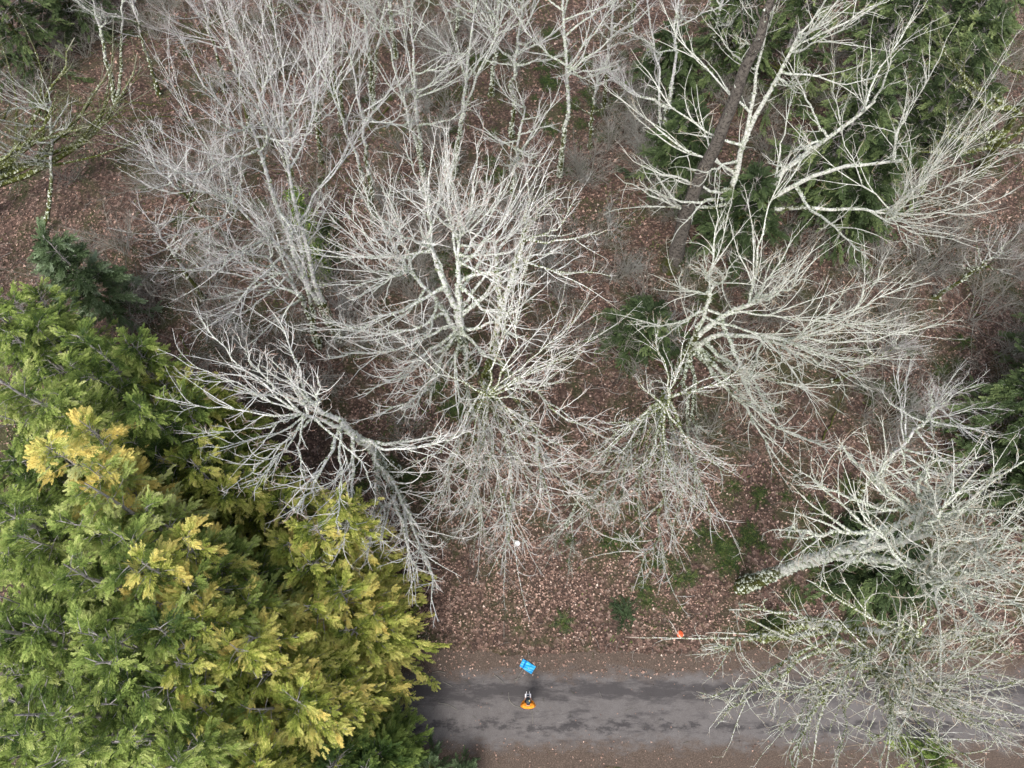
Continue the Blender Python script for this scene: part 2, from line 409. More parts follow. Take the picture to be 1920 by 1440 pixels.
def bare_tree(name, label, base, stems, tips=(), rnd=10, crown=None, m='pale', r=.16, dens=1.0, lich=1.0, moss=False, group=None,
              lean=None, cat='tree', twig=1.0, thick=1.0, lichmat=None, limb_arc=.5, tipw=1.0):
    """base pixel; stems: list of pixel polylines (each point px,py[,h]) starting after the base; tips: pixels the limbs reach; crown=(R,Rz)"""
    b0 = U(*base) if not (len(base) == 3) else np.array(base, float)
    b0 = np.array([b0[0], b0[1], float(gz(b0[0], b0[1])) - .05])
    root = empty(name, tuple(b0), label, cat, group)
    SP = []
    for s in stems:
        P = [b0 + np.array([R.randn() * .05, R.randn() * .05, 0])]
        for q in s:
            if len(q) == 4: P.append(np.array(q[1:], float)); continue
            h = q[2] if len(q) > 2 else axis_h(q[0], q[1], b0)
            h = max(P[-1][2] + .8, min(h, 27)); P.append(U(q[0], q[1], h))
        SP.append(smooth_poly(P, 14))
    K0 = 14; SP = np.array(SP); SP[:, 1:-1] += R.randn(len(SP), K0 - 2, 3) * .05
    SR = np.linspace(1, .28, K0)[None] * r * np.linspace(1, .75, len(SP))[:, None]; SR *= 1 + R.randn(*SR.shape) * .05; SR[:, 0] *= 1.45; SR[:, 1] *= 1.1
    top = SP[:, -1].mean(0)
    H = SP[:, -1, 2].max()
    cR, cRz = crown if crown else (H * .36, H * .42)
    cc = np.array([top[0] * .75 + b0[0] * .25, top[1] * .75 + b0[1] * .25, H * .92]); ell = np.array([cR, cR, cRz])
    TP = []
    for (px, py) in tips:
        d = ray(px, py); o = np.array([0, 0, CAMH]) - cc; dn = d / ell; on = o / ell
        A, B, C = dn @ dn, 2 * dn @ on, on @ on - 1; disc = B * B - 4 * A * C
        t = (-B - math.sqrt(disc)) / (2 * A) if disc > 0 else -B / (2 * A)
        TP.append(np.array([0, 0, CAMH]) + d * t)
    for _ in range(rnd):
        az = R.rand() * 6.283; el = R.uniform(-.35, 1.45); k = R.uniform(.75, 1.05)
        TP.append(cc + ell * k * np.array([math.cos(az) * math.cos(el), math.sin(az) * math.cos(el), math.sin(el)]))
    TP = np.array(TP); TP[:, 2] = np.maximum(TP[:, 2], 1.5)
    n = len(TP)
    # attach each limb to a stem
    dist = np.array([[np.linalg.norm((s[-1] - p)[:2]) for s in SP] for p in TP]); si = dist.argmin(1)
    swap = R.rand(n) < .25; si[swap] = R.randint(0, len(SP), swap.sum())
    ta = np.empty(n); 
    for k in range(n):
        s = SP[si[k]]; hd = np.linalg.norm((TP[k] - s[-1])[:2]); ha = TP[k][2] - hd * .75 - .4
        ta[k] = np.interp(ha, s[:, 2], np.linspace(0, 1, K0))
    ta = np.clip(ta, .30, .985) ; ta = np.clip(ta + R.randn(n) * .04, .28, .99)
    A, tg, i, a = lerp_poly(SP[si], ta); ar = SR[si, i]
    Lm = np.linalg.norm(TP - A, axis=1)
    mid = A * .5 + TP * .5; hdv = (TP - A).copy(); hdv[:, 2] = 0
    mid = mid + hdv * .10 - np.array([0, 0, 1.]) * (Lm * .10)[:, None] + R.randn(n, 3) * (Lm * .06)[:, None]
    K1 = 12; LP = bez(A, mid, TP, K1); LP[:, 1:] += np.cumsum(R.randn(n, K1 - 1, 3), 1) * (Lm * .012)[:, None, None]
    lr0 = np.minimum(ar * .72, .0100 * Lm + .018) * thick
    LR = lr0[:, None] * (1 - .88 * np.linspace(0, 1, K1) ** .8)[None]
    L1 = Lm
    # long forks running almost along the limb, then side branches, then fine twigs
    FP, FR, FL = spawn(LP, LR, L1, .78 * dens, .12, .8, .16, .46, .52, .012 * thick, 12, .30, .16, .2, .2, .7, .14)
    FR = np.maximum(FR * 1.08, .004)
    MP = np.concatenate([LP, FP]); MR = np.concatenate([LR, FR]); ML = np.concatenate([L1, FL])
    P2, R2, L2 = spawn(MP, MR, ML, 1.55 * dens, .12, .98, .28, .8, .26, .0062 * thick, 9, .38, .2, .3, .3, .35, .25)
    P2b, R2b, L2b = spawn(SP, SR, np.linalg.norm(SP[:, -1] - SP[:, 0], axis=1), .8 * dens, .5, 1, .5, 1.0, .15, .010, 9, .2, .3, .3, .3, .5)
    P2 = np.concatenate([P2, P2b]); R2 = np.concatenate([R2, R2b]); L2 = np.concatenate([L2, L2b])
    P3, R3, L3 = spawn(P2, R2, L2, 3.2 * dens * twig, .1, 1, .35, .95, .45, .0042 * tipw, 6, .42, .15, .35, .2, .2, .35)
    P3b, R3b, L3b = spawn(MP, MR, ML, 1.3 * dens * twig, .3, 1, .5, 1.1, .09, .0048 * tipw, 6, .3, .2, .3, .2, .2, .35)
    P3 = np.concatenate([P3, P3b]); R3 = np.concatenate([R3, R3b]); L3 = np.concatenate([L3, L3b])
    P4, R4, L4 = spawn(P3, R3, L3, 1.6 * dens * twig, .2, 1, .4, 1.0, .5, .0038 * tipw, 3, .3, .1, .3, 0, .12, .4)
    tb = Buf(); V, F = tubes(SP, SR, 9); tb.add(V, F, 0.)
    tb.build("trunk", M[m], root)
    bb = Buf()
    for P, Rd, sd_, t0, t1 in ((LP, LR, 6, .1, .8), (FP, FR, 5, .3, .85), (P2, R2, 4, .5, .85), (P3, R3, 3, .65, 1.0), (P4, R4, 3, .8, 1.0)):
        V, F = tubes(P, Rd, sd_); N, K = Rd.shape
        tt = (np.linspace(t0, t1, K)[None, :, None] + R.randn(N, 1, 1) * .06).repeat(sd_, 2).ravel()
        bb.add(V, F, np.clip(tt, 0, 1))
    crown_o = bb.build("branches", M[m], root)
    if lich > 0:
        lb = Buf(); tot = L1.sum() + SP.shape[0] * H
        lichen_blobs(lb, SP, SR, int(70 * H * len(SP) * lich / 2), .06, .13)
        lichen_blobs(lb, LP, LR, int(42 * L1.sum() * lich), .045, .11)
        lichen_blobs(lb, FP, FR, int(20 * FL.sum() * lich), .04, .09); lichen_blobs(lb, P2, R2, int(8 * L2.sum() * lich), .032, .07)
        lichen_blobs(lb, P3, R3, int(1.2 * L3.sum() * lich), .02, .04)
        lo = lb.build("lichen", M['moss' if moss else 'lichen'] if lichmat is None else M[lichmat], root); lo['kind'] = 'stuff'
    if 'firbark' == m: pass
    for c in root.children: c.matrix_parent_inverse = Matrix.Translation(-Vector(b0))
    return root

BT = bare_tree
# central pair
BT("bare_tree", "bright white-twigged bare tree in the middle of the clearing, fanning up and left", (888, 700), [[(868, 630), (845, 560), (800, 450)], [(872, 640), (858, 560), (862, 440)], [(865, 640), (835, 580), (760, 500)]],
   [(620, 360), (655, 325), (700, 300), (745, 265), (800, 250), (860, 262), (930, 280), (600, 440), (575, 520), (615, 610), (640, 570), (660, 660), (700, 720), (740, 780), (900, 300), (965, 335), (560, 470), (680, 400), (760, 330), (840, 310), (640, 500), (790, 700), (830, 760), (1000, 540), (985, 620), (560, 590), (600, 680), (650, 740), (700, 790), (940, 440), (1010, 450), (900, 780), (960, 700)],
   16, (5.2, 6), 'pale', .2, 1.0, 1.0, tipw=1.2)
BT("bare_tree", "pale lichen-speckled bare tree just right of the brightest central tree", (908, 712), [[(925, 640), (945, 560), (985, 440)], [(930, 640), (940, 570), (925, 450)], [(905, 720, 4), (910, 730, 7), (915, 745, 9)]],
   [(1060, 340), (1105, 360), (1150, 440), (1175, 510), (1145, 600), (1115, 650), (1000, 320), (1080, 700), (1110, 790), (1060, 860), (970, 960), (900, 1010), (850, 930), (775, 860), (1010, 890), (940, 900), (1030, 420), (1120, 540), (1000, 760), (880, 850), (930, 1060), (990, 1030), (860, 1030), (1040, 960), (820, 960), (1090, 930)],
   3, (5.4, 6), 'pale', .18, .9, 1.2, tipw=1.2, lichmat='moss')
BT("bare_tree", "white bare tree leaning left over the yellow-green conifers", (750, 888), [[(700, 845), (650, 800), (585, 755)], [(690, 840), (630, 790), (560, 775)]],
   [(300, 650), (360, 590), (440, 600), (520, 640), (350, 800), (370, 850), (300, 745), (400, 905), (470, 925), (560, 985), (640, 1000), (720, 1030), (800, 1080), (812, 1130), (770, 1110), (690, 930), (620, 690), (440, 680), (560, 900), (600, 1040), (690, 1060), (380, 700), (480, 560)],
   2, (5.0, 6), 'pale', .21, .9, .8, tipw=1.2)
BT("bare_tree", "large cream bare tree right of centre with limbs sweeping right", (1262, 705), [[(1290, 655), (1325, 610), (1430, 560)], [(1300, 650), (1350, 620), (1480, 640)], [(1295, 650), (1320, 590), (1340, 530)]],
   [(1320, 480), (1365, 465), (1450, 430), (1550, 445), (1650, 470), (1750, 520), (1790, 600), (1740, 680), (1610, 760), (1560, 835), (1500, 880), (1410, 830), (1335, 850), (1285, 900), (1250, 510), (1180, 600), (1690, 570), (1600, 530), (1660, 640), (1550, 690), (1470, 770), (1390, 720), (1500, 480), (1700, 620), (1640, 700)],
   3, (6.0, 6.5), 'cream', .21, .95, 1.1, tipw=1.25)
BT("bare_tree", "narrow lichen-crusted bare tree right of centre with branches hanging down the picture", (1250, 740), [[(1245, 735, 4), (1250, 750, 7), (1252, 765, 9.5)]],
   [(1110, 850), (1160, 900), (1195, 1000), (1245, 1050), (1300, 1000), (1120, 790), (1290, 930), (1180, 700), (1100, 880), (1215, 1070), (1340, 960), (1380, 880), (1240, 600), (1160, 1030), (1110, 960), (1280, 1060), (1330, 1030), (1090, 1000)],
   2, (4.4, 5), 'pale', .15, .9, 1.6, tipw=1.1, lichmat='moss')
BT("bare_sapling", "small lichened sapling in front of the central trees, twigs spreading just above the white disc", (1062, 985), [[(1075, 960), (1085, 925)]], [(1040, 1050), (1010, 1020), (1090, 1040), (1120, 1010), (1060, 1075), (1000, 970), (1140, 960), (1030, 930), (1090, 900), (1120, 930)], 3, (2.2, 2), 'grey', .05, 1.1, 1.6, cat='sapling')
BT("bare_sapling", "thin bare sapling between the leaning white tree and the clearing, left of the white disc", (900, 985), [[(895, 960), (890, 930)]], [(850, 1000), (880, 1050), (930, 1060), (950, 1100), (860, 960), (820, 960), (940, 990), (900, 900), (830, 1030)], 4, (2.4, 2), 'grey', .045, 1.2, .8, cat='sapling')
# right side
BT("bare_tree", "bare tree with thick grey trunk and mossy foot right of the orange ball", (1393, 1098), [[(1470, 1062), (1560, 1040), (1740, 1000)], [(1500, 1055), (1600, 1030), (1760, 940)], [(1500, 1055), (1610, 1040), (1770, 1070)]],
   [(1480, 880), (1520, 910), (1600, 840), (1680, 850), (1760, 840), (1850, 880), (1920, 920), (1970, 980), (1970, 1060), (1950, 1120), (1900, 1180), (1850, 1140), (1440, 990), (2000, 1030), (2010, 960), (1990, 1160), (1930, 960), (1640, 920), (1700, 880), (1900, 1010), (1850, 960), (1800, 1090), (1740, 900), (1960, 900), (1960, 1010), (1920, 1090)],
   0, (5.6, 6), 'cream', .27, .9, 1.4, tipw=1.1)
BT("bare_tree", "wide bare tree over the right end of the road, its trunk leaning right", (1428, 1192), [[(1530, 1160), (1620, 1185), (1720, 1195)], [(1520, 1165), (1590, 1200), (1650, 1260)]],
   [(1360, 1135), (1335, 1200), (1350, 1290), (1370, 1360), (1450, 1405), (1500, 1440), (1580, 1450), (1650, 1440), (1740, 1440), (1850, 1450), (1930, 1400), (1950, 1300), (1940, 1220), (2000, 1260), (2010, 1350), (1990, 1430), (1880, 1180), (1800, 1150), (1540, 1085), (1480, 1115), (1700, 1130), (1420, 1250), (1460, 1330), (1560, 1340), (1640, 1380), (1780, 1380), (1860, 1330)],
   0, (5.6, 6), 'cream', .24, .85, 1.6, tipw=1.1, lichmat='moss')
BT("bare_tree", "tall white forked bare tree in front of the dark brown trunk at the upper right", (1345, 475), [[(1365, 380), (1395, 260), (1500, 60)], [(1365, 380), (1400, 240), (1440, 40)]],
   [(1130, 150), (1150, 270), (1190, 100), (1210, 10), (1300, 10), (1370, 40), (1150, 310), (1470, -60), (1600, -40), (1540, -20), (1290, 330), (1200, 360), (1560, 120), (1400, -30), (1660, 10)],
   4, (5.5, 6), 'cream', .2, .65, .5, tipw=1.45)
BT("bare_tree", "wide white bare tree at upper right with long straight branches reaching the right edge", (1352, 440), [[(1420, 370), (1500, 300), (1640, 190)], [(1430, 380), (1540, 320), (1690, 300)], [(1430, 390), (1550, 390), (1680, 400)]],
   [(1720, 10), (1810, 30), (1900, 60), (1950, 150), (1950, 240), (1950, 330), (1890, 400), (1800, 440), (1860, 300), (1760, 130), (1640, 20), (1740, 480), (1850, 480), (1600, 480), (1900, 200), (1820, 220), (1700, 380), (1560, 90)],
   6, (6.0, 6.5), 'cream', .2, .7, .5, tipw=1.45)
BT("conifer_trunk_tree", "dark brown bare lower trunk of a tall fir leaning to the top edge, upper right", (1255, 500), [[(1310, 330), (1345, 270), (1395, 140), (1470, -60)]], [], 9, (1.8, 4), 'firbark', .44, .5, .05, tipw=1)
# upper-left grey thicket
BT("bare_tree", "grey multi-stemmed bare tree left of the central pair, reaching to the top left", (640, 640), [[(590, 560), (545, 460), (470, 230)], [(600, 560), (560, 440), (530, 240)], [(600, 570), (530, 470), (430, 370)]],
   [(330, 330), (360, 250), (400, 190), (330, 60), (420, 40), (250, 240), (310, 310), (480, 60), (540, 100), (350, 440), (300, 460), (330, 530), (340, 600), (400, 520), (580, 200), (440, 140)],
   8, (5.2, 5.5), 'grey', .16, 1.15, .7)
BT("bare_tree", "slender grey bare tree whose trunk bends left above the conifers, ivy beside it", (600, 655), [[(585, 600), (555, 540), (500, 480)], [(590, 600), (570, 520), (560, 420)]],
   [(290, 460), (330, 400), (360, 560), (420, 600), (400, 450), (480, 380), (600, 350), (450, 640)], 8, (4.5, 5), 'grey', .14, 1.1, 1.0)
UL = [((560, 380), [[(530, 250), (490, 60)], [(520, 270), (440, 60)]], 'violet', .5, "grey-violet twiggy bare tree at the top edge left of centre"),
      ((470, 250), [[(440, 120), (400, -40)], [(450, 130), (350, 0)]], 'violet', .3, "fine-twigged violet bare tree nearest the top left conifer"),
      ((700, 420), [[(690, 300), (660, 120)], [(680, 320), (610, 150)]], 'grey', 1.0, "grey lichened bare tree behind the left of the central crown"),
      ((800, 370), [[(785, 250), (770, 60)], [(780, 260), (720, 60)]], 'grey', 2.4, "heavily lichened grey-green bare tree at top centre"),
      ((850, 330), [[(868, 200), (890, 20)], [(870, 200), (940, 40)]], 'grey', 2.4, "lichened bare tree with upright stems right of the top centre one"),
      ((640, 230), [[(620, 100), (600, -60)], [(640, 100), (660, -60)]], 'violet', .8, "greyish bare tree cut by the top edge above the central tree"),
      ((1052, 330), [[(1066, 200), (1060, 60), (1050, -60)]], 'grey', 2.2, "thin single-stemmed lichened tree running to the top edge right of centre"),
      ((1108, 280), [[(1110, 200), (1120, 150)]], 'grey', .6, "small brushy bare sapling right of the thin single-stemmed tree"),
      ((960, 260), [[(965, 120), (985, -40)]], 'grey', 1.8, "pale lichened young tree at the top between two mossy clumps"),
      ((1235, 320), [[(1260, 160), (1275, -20)], [(1240, 160), (1210, -20)]], 'grey', 1.3, "upright grey bare tree left of the dark brown trunk"),
      ((1320, 160), [[(1350, 20), (1370, -90)]], 'grey', 1.2, "pale stem at the top edge beside the dark brown trunk"),
      ((78, 445), [[(98, 350), (95, 190)]], 'grey', 1.8, "slim lichened bare tree standing alone on the brown floor at the left"),
      ((-20, 420), [[(-60, 300), (-80, 200)]], 'violet', .3, "grey bare tree cut by the left edge with limbs hanging right"),
      ((220, 200), [[(190, 80), (170, -30)], [(230, 90), (230, -20)]], 'grey', 2.2, "lichened tree in front of the dark green conifer at the top left corner"),
      ((430, 450), [[(370, 390), (290, 310)]], 'grey', .5, "small grey tree leaning left towards the brush pile"),
      ((1600, 940), [[(1680, 850), (1760, 760)]], 'grey', 1.3, "thin grey tree above the leaning thick trunk at the right"),
      ((1900, 660), [[(1960, 600), (2010, 560)]], 'grey', 1.9, "pale lichened tree entering from the right edge at mid height"),
      ((1180, 60), [[(1200, -60)]], 'grey', 1.0, "distant bare stem at the top edge right of centre"),
      ((740, 110), [[(730, -30)]], 'grey', 2.0, "distant lichened tree at the top edge, centre left"),
      ((850, 90), [[(870, -50)]], 'grey', 2.0, "distant pale tree at the top edge, centre"),
      ((520, 90), [[(500, -50)]], 'violet', .4, "distant violet-grey tree at the top edge above the grey thicket"),
      ((600, 300), [[(590, 200), (570, 60)], [(600, 200), (620, 80)]], 'violet', .6, "fine-twigged grey tree directly above the leftmost limbs of the central crown"),
      ((960, 400), [[(965, 320), (985, 200)]], 'grey', 1.4, "slim lichened tree behind the right half of the central crown"),
      ((420, 170), [[(400, 80), (370, -40)]], 'violet', .4, "fine violet-grey tree near the top edge, third from the left corner"),
      ((700, 200), [[(690, 100), (680, -40)], [(705, 100), (730, -30)]], 'grey', 1.6, "pale lichened tree near the top edge over the central crown's left half"),
      ((1130, 200), [[(1140, 100), (1160, -40)]], 'violet', .6, "fine grey tree near the top edge left of the green firs"),
      ((300, 180), [[(270, 90), (240, -30)]], 'violet', .5, "thin grey tree right of the top left firs"),
      ((920, 180), [[(930, 80), (940, -50)]], 'grey', 2.0, "pale lichened tree near the top edge over the central crown's right half"),
      ((380, 560), [[(340, 500), (290, 420)]], 'violet', .3, "low violet-grey tree on the brown floor above the conifers"),
      ((1560, 720), [[(1610, 690), (1680, 650)]], 'violet', .6, "fine grey tree under the ends of the large cream tree's limbs"),
      ((1750, 560), [[(1810, 520), (1880, 470)]], 'violet', .7, "fine grey tree near the right edge, above mid height")]
for (bs, sts, mm, li, lab) in UL:
    BT("bare_tree", lab, bs, sts, [], 16, None if bs[1] > 150 else (3.2, 4), mm, .12, 1.15, li * .8, twig=1.15)
BT("mossy_maple", "dark mossy maple at the left edge with thick yellow-green moss on its level limbs", (-30, 400), [[(-40, 300, 5), (-50, 240, 8)]], [(200, 108), (190, 170), (150, 250), (240, 120), (130, 60), (100, 190)], 5, (5.5, 4), 'mossy', .24, .7, 1.2, moss=True, thick=1.5)
BT("mossy_maple", "dark mossy maple in the top right corner behind the white branches", (1830, 330), [[(1900, 220, 6), (1960, 120, 10)]], [(1850, 60), (1780, 140), (1740, 200), (1800, 230), (1930, 60), (1760, 60), (1700, 250)], 8, (6, 5), 'mossy', .26, .7, 1.2, moss=True, thick=1.5)

# ------------------------------------------------------------------ understory shrubs
def shrub_mesh(seed, m):
    n = 9; az = R.rand(n) * 6.283; el = R.uniform(.7, 1.4, n)
    d = np.stack([np.cos(az) * np.cos(el), np.sin(az) * np.cos(el), np.sin(el)], -1)
    L = R.uniform(1.8, 4.2, n)
    P, Rd = grow(np.zeros((n, 3)) + R.randn(n, 3) * np.array([.12, .12, 0]), d, L, .009 + .004 * L, 9, .22, -.02, .22)
    P2, R2, L2 = spawn(P, Rd, L, 4, .2, 1, .4, 1, .45, .006, 6, .35, .05, .35)
    P3, R3, L3 = spawn(P2, R2, L2, 4.0, .1, 1, .4, 1.1, .5, .0036, 4, .4, 0, .4)
    b = Buf()
    for p, r_, s in ((P, Rd, 4), (P2, R2, 3), (P3, R3, 3)):
        V, F = tubes(p, r_, s); b.add(V, F, np.clip(.75 + R.randn(len(V)) * .02, 0, 1))
    o = b.build("twiggy_shrub", M[m]); me = o.data; bpy.data.objects.remove(o); return me
shm = [shrub_mesh(i, mm) for i, mm in enumerate(['brushwood', 'grey', 'brushwood', 'deadwood', 'brushwood', 'violet'])]
for i in range(300):
    px, py = R.uniform(-20, 1940), R.uniform(-10, 860)
    if py > 780 and px < 700: continue
    if px < 380 and 150 < py < 520 and R.rand() < .6: continue
    if py > 700 and 780 < px < 1300: continue
    p = U(px, py); s = R.uniform(.5, 1.15)
    o = bpy.data.objects.new("twiggy_shrub", shm[i % 6]); S.collection.objects.link(o)
    o.location = (p[0], p[1], float(gz(p[0], p[1])) - .02); o.rotation_euler = (0, 0, R.rand() * 6.28); o.scale = (s, s, s * R.uniform(.7, 1.1))
    o['label'] = 'leafless twiggy shrub on the forest floor ' + ('far back' if py < 250 else 'midway back' if py < 550 else 'nearer the road') + (' at the left edge' if px < 350 else ' left of the central trees' if px < 700 else ' around the central trees' if px < 1150 else ' right of the central trees' if px < 1500 else ' at the right edge'); o['category'] = 'shrub'; o['group'] = 'leafless understory shrubs'

# ------------------------------------------------------------------ conifers
def sprays(P0, D, L, Wn, nb, tint, wid=.022, up=.25, droop=.0, blade=.38):
    """flat feathery sprays. P0 start (n,3), D direction, L length, Wn plane normal; nb blades per side"""
    n = len(P0); side = nrm(np.cross(D, Wn)); s = np.linspace(.08, 1, nb)
    V = []; T = []
    for sg in (1, -1):
        ss = s[None] + R.uniform(-.04, .04, (n, nb))
        q = P0[:, None] + D[:, None] * (L[:, None] * ss)[..., None] - np.array([0, 0, 1.]) * (droop * L[:, None] * ss ** 2)[..., None]
        bl = (L[:, None] * blade * (1.0 - .55 * ss ** 2)) * R.uniform(.75, 1.25, (n, nb))
        bd = nrm(D[:, None] * 1.0 + sg * side[:, None] * R.uniform(.3, .95, (n, nb, 1)) + Wn[:, None] * R.normal(.08, .2, (n, nb, 1)) + R.randn(n, nb, 3) * .1)
        pw = nrm(np.cross(bd, Wn[:, None] + R.randn(n, nb, 3) * .35)) * (wid * R.uniform(.8, 1.4, (n, nb, 1)))
        e = q + bd * bl[..., None]; mdl = q + bd * (bl * .45)[..., None] + Wn[:, None] * (.08 * bl)[..., None]
        V.append(np.stack([q, mdl + pw, e, mdl - pw], 2).reshape(-1, 3))
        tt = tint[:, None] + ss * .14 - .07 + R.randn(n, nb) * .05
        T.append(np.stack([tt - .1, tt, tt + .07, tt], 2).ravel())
    V = np.concatenate(V); return V, np.arange(len(V)).reshape(-1, 4), np.clip(np.concatenate(T), 0, 1)

def conifer(name, label, base, h, Rc, m='cedar_y', hb=1.0, leaders=1, nbr=95, nsp=17, tint=.5, tvar=.13, wid=.022, nb=9, splen=.62, group=None, lean=(0, 0), pw=.8,
            droop=.35, barkm='deadwood', patch=.0, cat='tree'):
    b0 = np.array([base[0], base[1], float(gz(base[0], base[1])) - .05])
    root = empty(name, tuple(b0), label, cat, group)
    K = 12; t = np.linspace(0, 1, K); T = b0[None] + np.stack([lean[0] * t ** 1.5, lean[1] * t ** 1.5, h * t], -1); T[1:-1, :2] += R.randn(K - 2, 2) * .04
    rad = (h * .013 + .03) * (1 - .92 * t); tb = Buf(); V, F = tubes(T[None], rad[None], 8); tb.add(V, F, 0.); tb.build("trunk", M[barkm], root)
    f = np.sort(R.rand(nbr)) ** .72; z = hb + (h - hb) * f
    lead = np.zeros(nbr, int); loff = np.zeros((1, 3))
    if leaders > 1:
        loff = np.concatenate([np.zeros((1, 3)), np.stack([np.cos(a_ := R.rand(leaders - 1) * 6.28) * Rc * .42, np.sin(a_) * Rc * .42, -R.uniform(.4, 2.2, leaders - 1)], -1)]); lead = R.randint(0, leaders, nbr)
    L = Rc * np.clip(1 - f, 0, 1) ** pw * R.uniform(.45, 1.4, nbr) * (1 - .25 * (leaders > 1)) + .3 + .12 * Rc * R.rand(nbr)
    az = np.arange(nbr) * 2.39996 + R.randn(nbr) * .5
    tx = np.interp(z, T[:, 2] - b0[2], T[:, 0]); ty = np.interp(z, T[:, 2] - b0[2], T[:, 1])
    A = np.stack([tx, ty, z + b0[2]], -1) + loff[lead] * (f ** 1.2)[:, None]; dh = np.stack([np.cos(az), np.sin(az), 0 * az], -1)
    K1 = 8; s = np.linspace(0, 1, K1); rise = R.uniform(.05, .5, nbr) + .5 * f; dr = droop + R.uniform(.0, .3, nbr)
    side = np.stack([-dh[:, 1], dh[:, 0], 0 * az], -1); cur = R.randn(nbr) * .15
    P = A[:, None] + dh[:, None] * (L[:, None] * s)[..., None] + side[:, None] * ((L * cur)[:, None] * s ** 2)[..., None]
    P[..., 2] += L[:, None] * (rise[:, None] * s - dr[:, None] * s ** 2)
    P[..., 2] = np.maximum(P[..., 2], .25)
    Rd = (.008 + .010 * L)[:, None] * (1 - .8 * s)[None]
    bb = Buf(); V, F = tubes(P, Rd, 4); bb.add(V, F, .55)
    if leaders > 1:
        fl = np.linspace(.25, 1, K); LPn = np.stack([np.stack([np.interp(hb + (h - hb) * fl, T[:, 2] - b0[2], T[:, 0]), np.interp(hb + (h - hb) * fl, T[:, 2] - b0[2], T[:, 1]), hb + (h - hb) * fl + b0[2]], -1) + lo_ * ((fl - .25) / .75)[:, None] ** 1.2 for lo_ in loff[1:]])
        V, F = tubes(LPn, np.tile(np.linspace(.05, .012, K), (leaders - 1, 1)), 5); bb.add(V, F, .2)
    # dead side twigs
    P2, R2, L2 = spawn(P, Rd, L, 2.2, .05, .8, .6, 1.2, .28, .004, 5, .3, 0, .3)
    V, F = tubes(P2, R2, 3); bb.add(V, F, .8); bb.build("branches", M[barkm], root)
    # sprays
    pi = np.repeat(np.arange(nbr), np.maximum(3, (nsp * (L / Rc * 1.15 + .35)).astype(int))); n = len(pi)
    tt = .12 + .88 * R.rand(n) ** .8
    q, tg, i, a = lerp_poly(P[pi], tt)
    sd_ = side[pi] * np.where(R.rand(n) < .5, 1, -1)[:, None]
    mixv = R.uniform(-.1, 1.0, (n, 1)) * (1.15 - tt[:, None])
    D = nrm(tg * 1.0 + sd_ * mixv * 1.6 + R.randn(n, 3) * .12 + np.array([0, 0, .12]) + R.randn(n, 3) * np.array([.22, .22, .1]))
    Wn = nrm(np.array([0, 0, 1.]) + R.randn(n, 3) * .35 + dh[pi] * .25); Wn = nrm(Wn - D * (Wn * D).sum(-1, keepdims=True))
    SL = splen * R.uniform(.55, 1.3, n) * (1.1 - .3 * tt)
    br_t = R.randn(nbr) * tvar; 
    if patch > 0: br_t = br_t + np.where(R.rand(nbr) < patch, .25, 0)
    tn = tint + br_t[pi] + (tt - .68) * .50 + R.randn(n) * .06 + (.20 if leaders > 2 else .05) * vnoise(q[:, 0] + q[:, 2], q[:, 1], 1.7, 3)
    q = q + R.randn(n, 3) * .05
    V, F, TT = sprays(q, D, SL, Wn, nb, tn, wid, droop=.12)
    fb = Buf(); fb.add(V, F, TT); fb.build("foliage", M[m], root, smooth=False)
    for c in root.children: c.matrix_parent_inverse = Matrix.Translation(-Vector(b0))
    return root

def from_px(px, py, h): p = U(px, py, h); return (p[0], p[1])
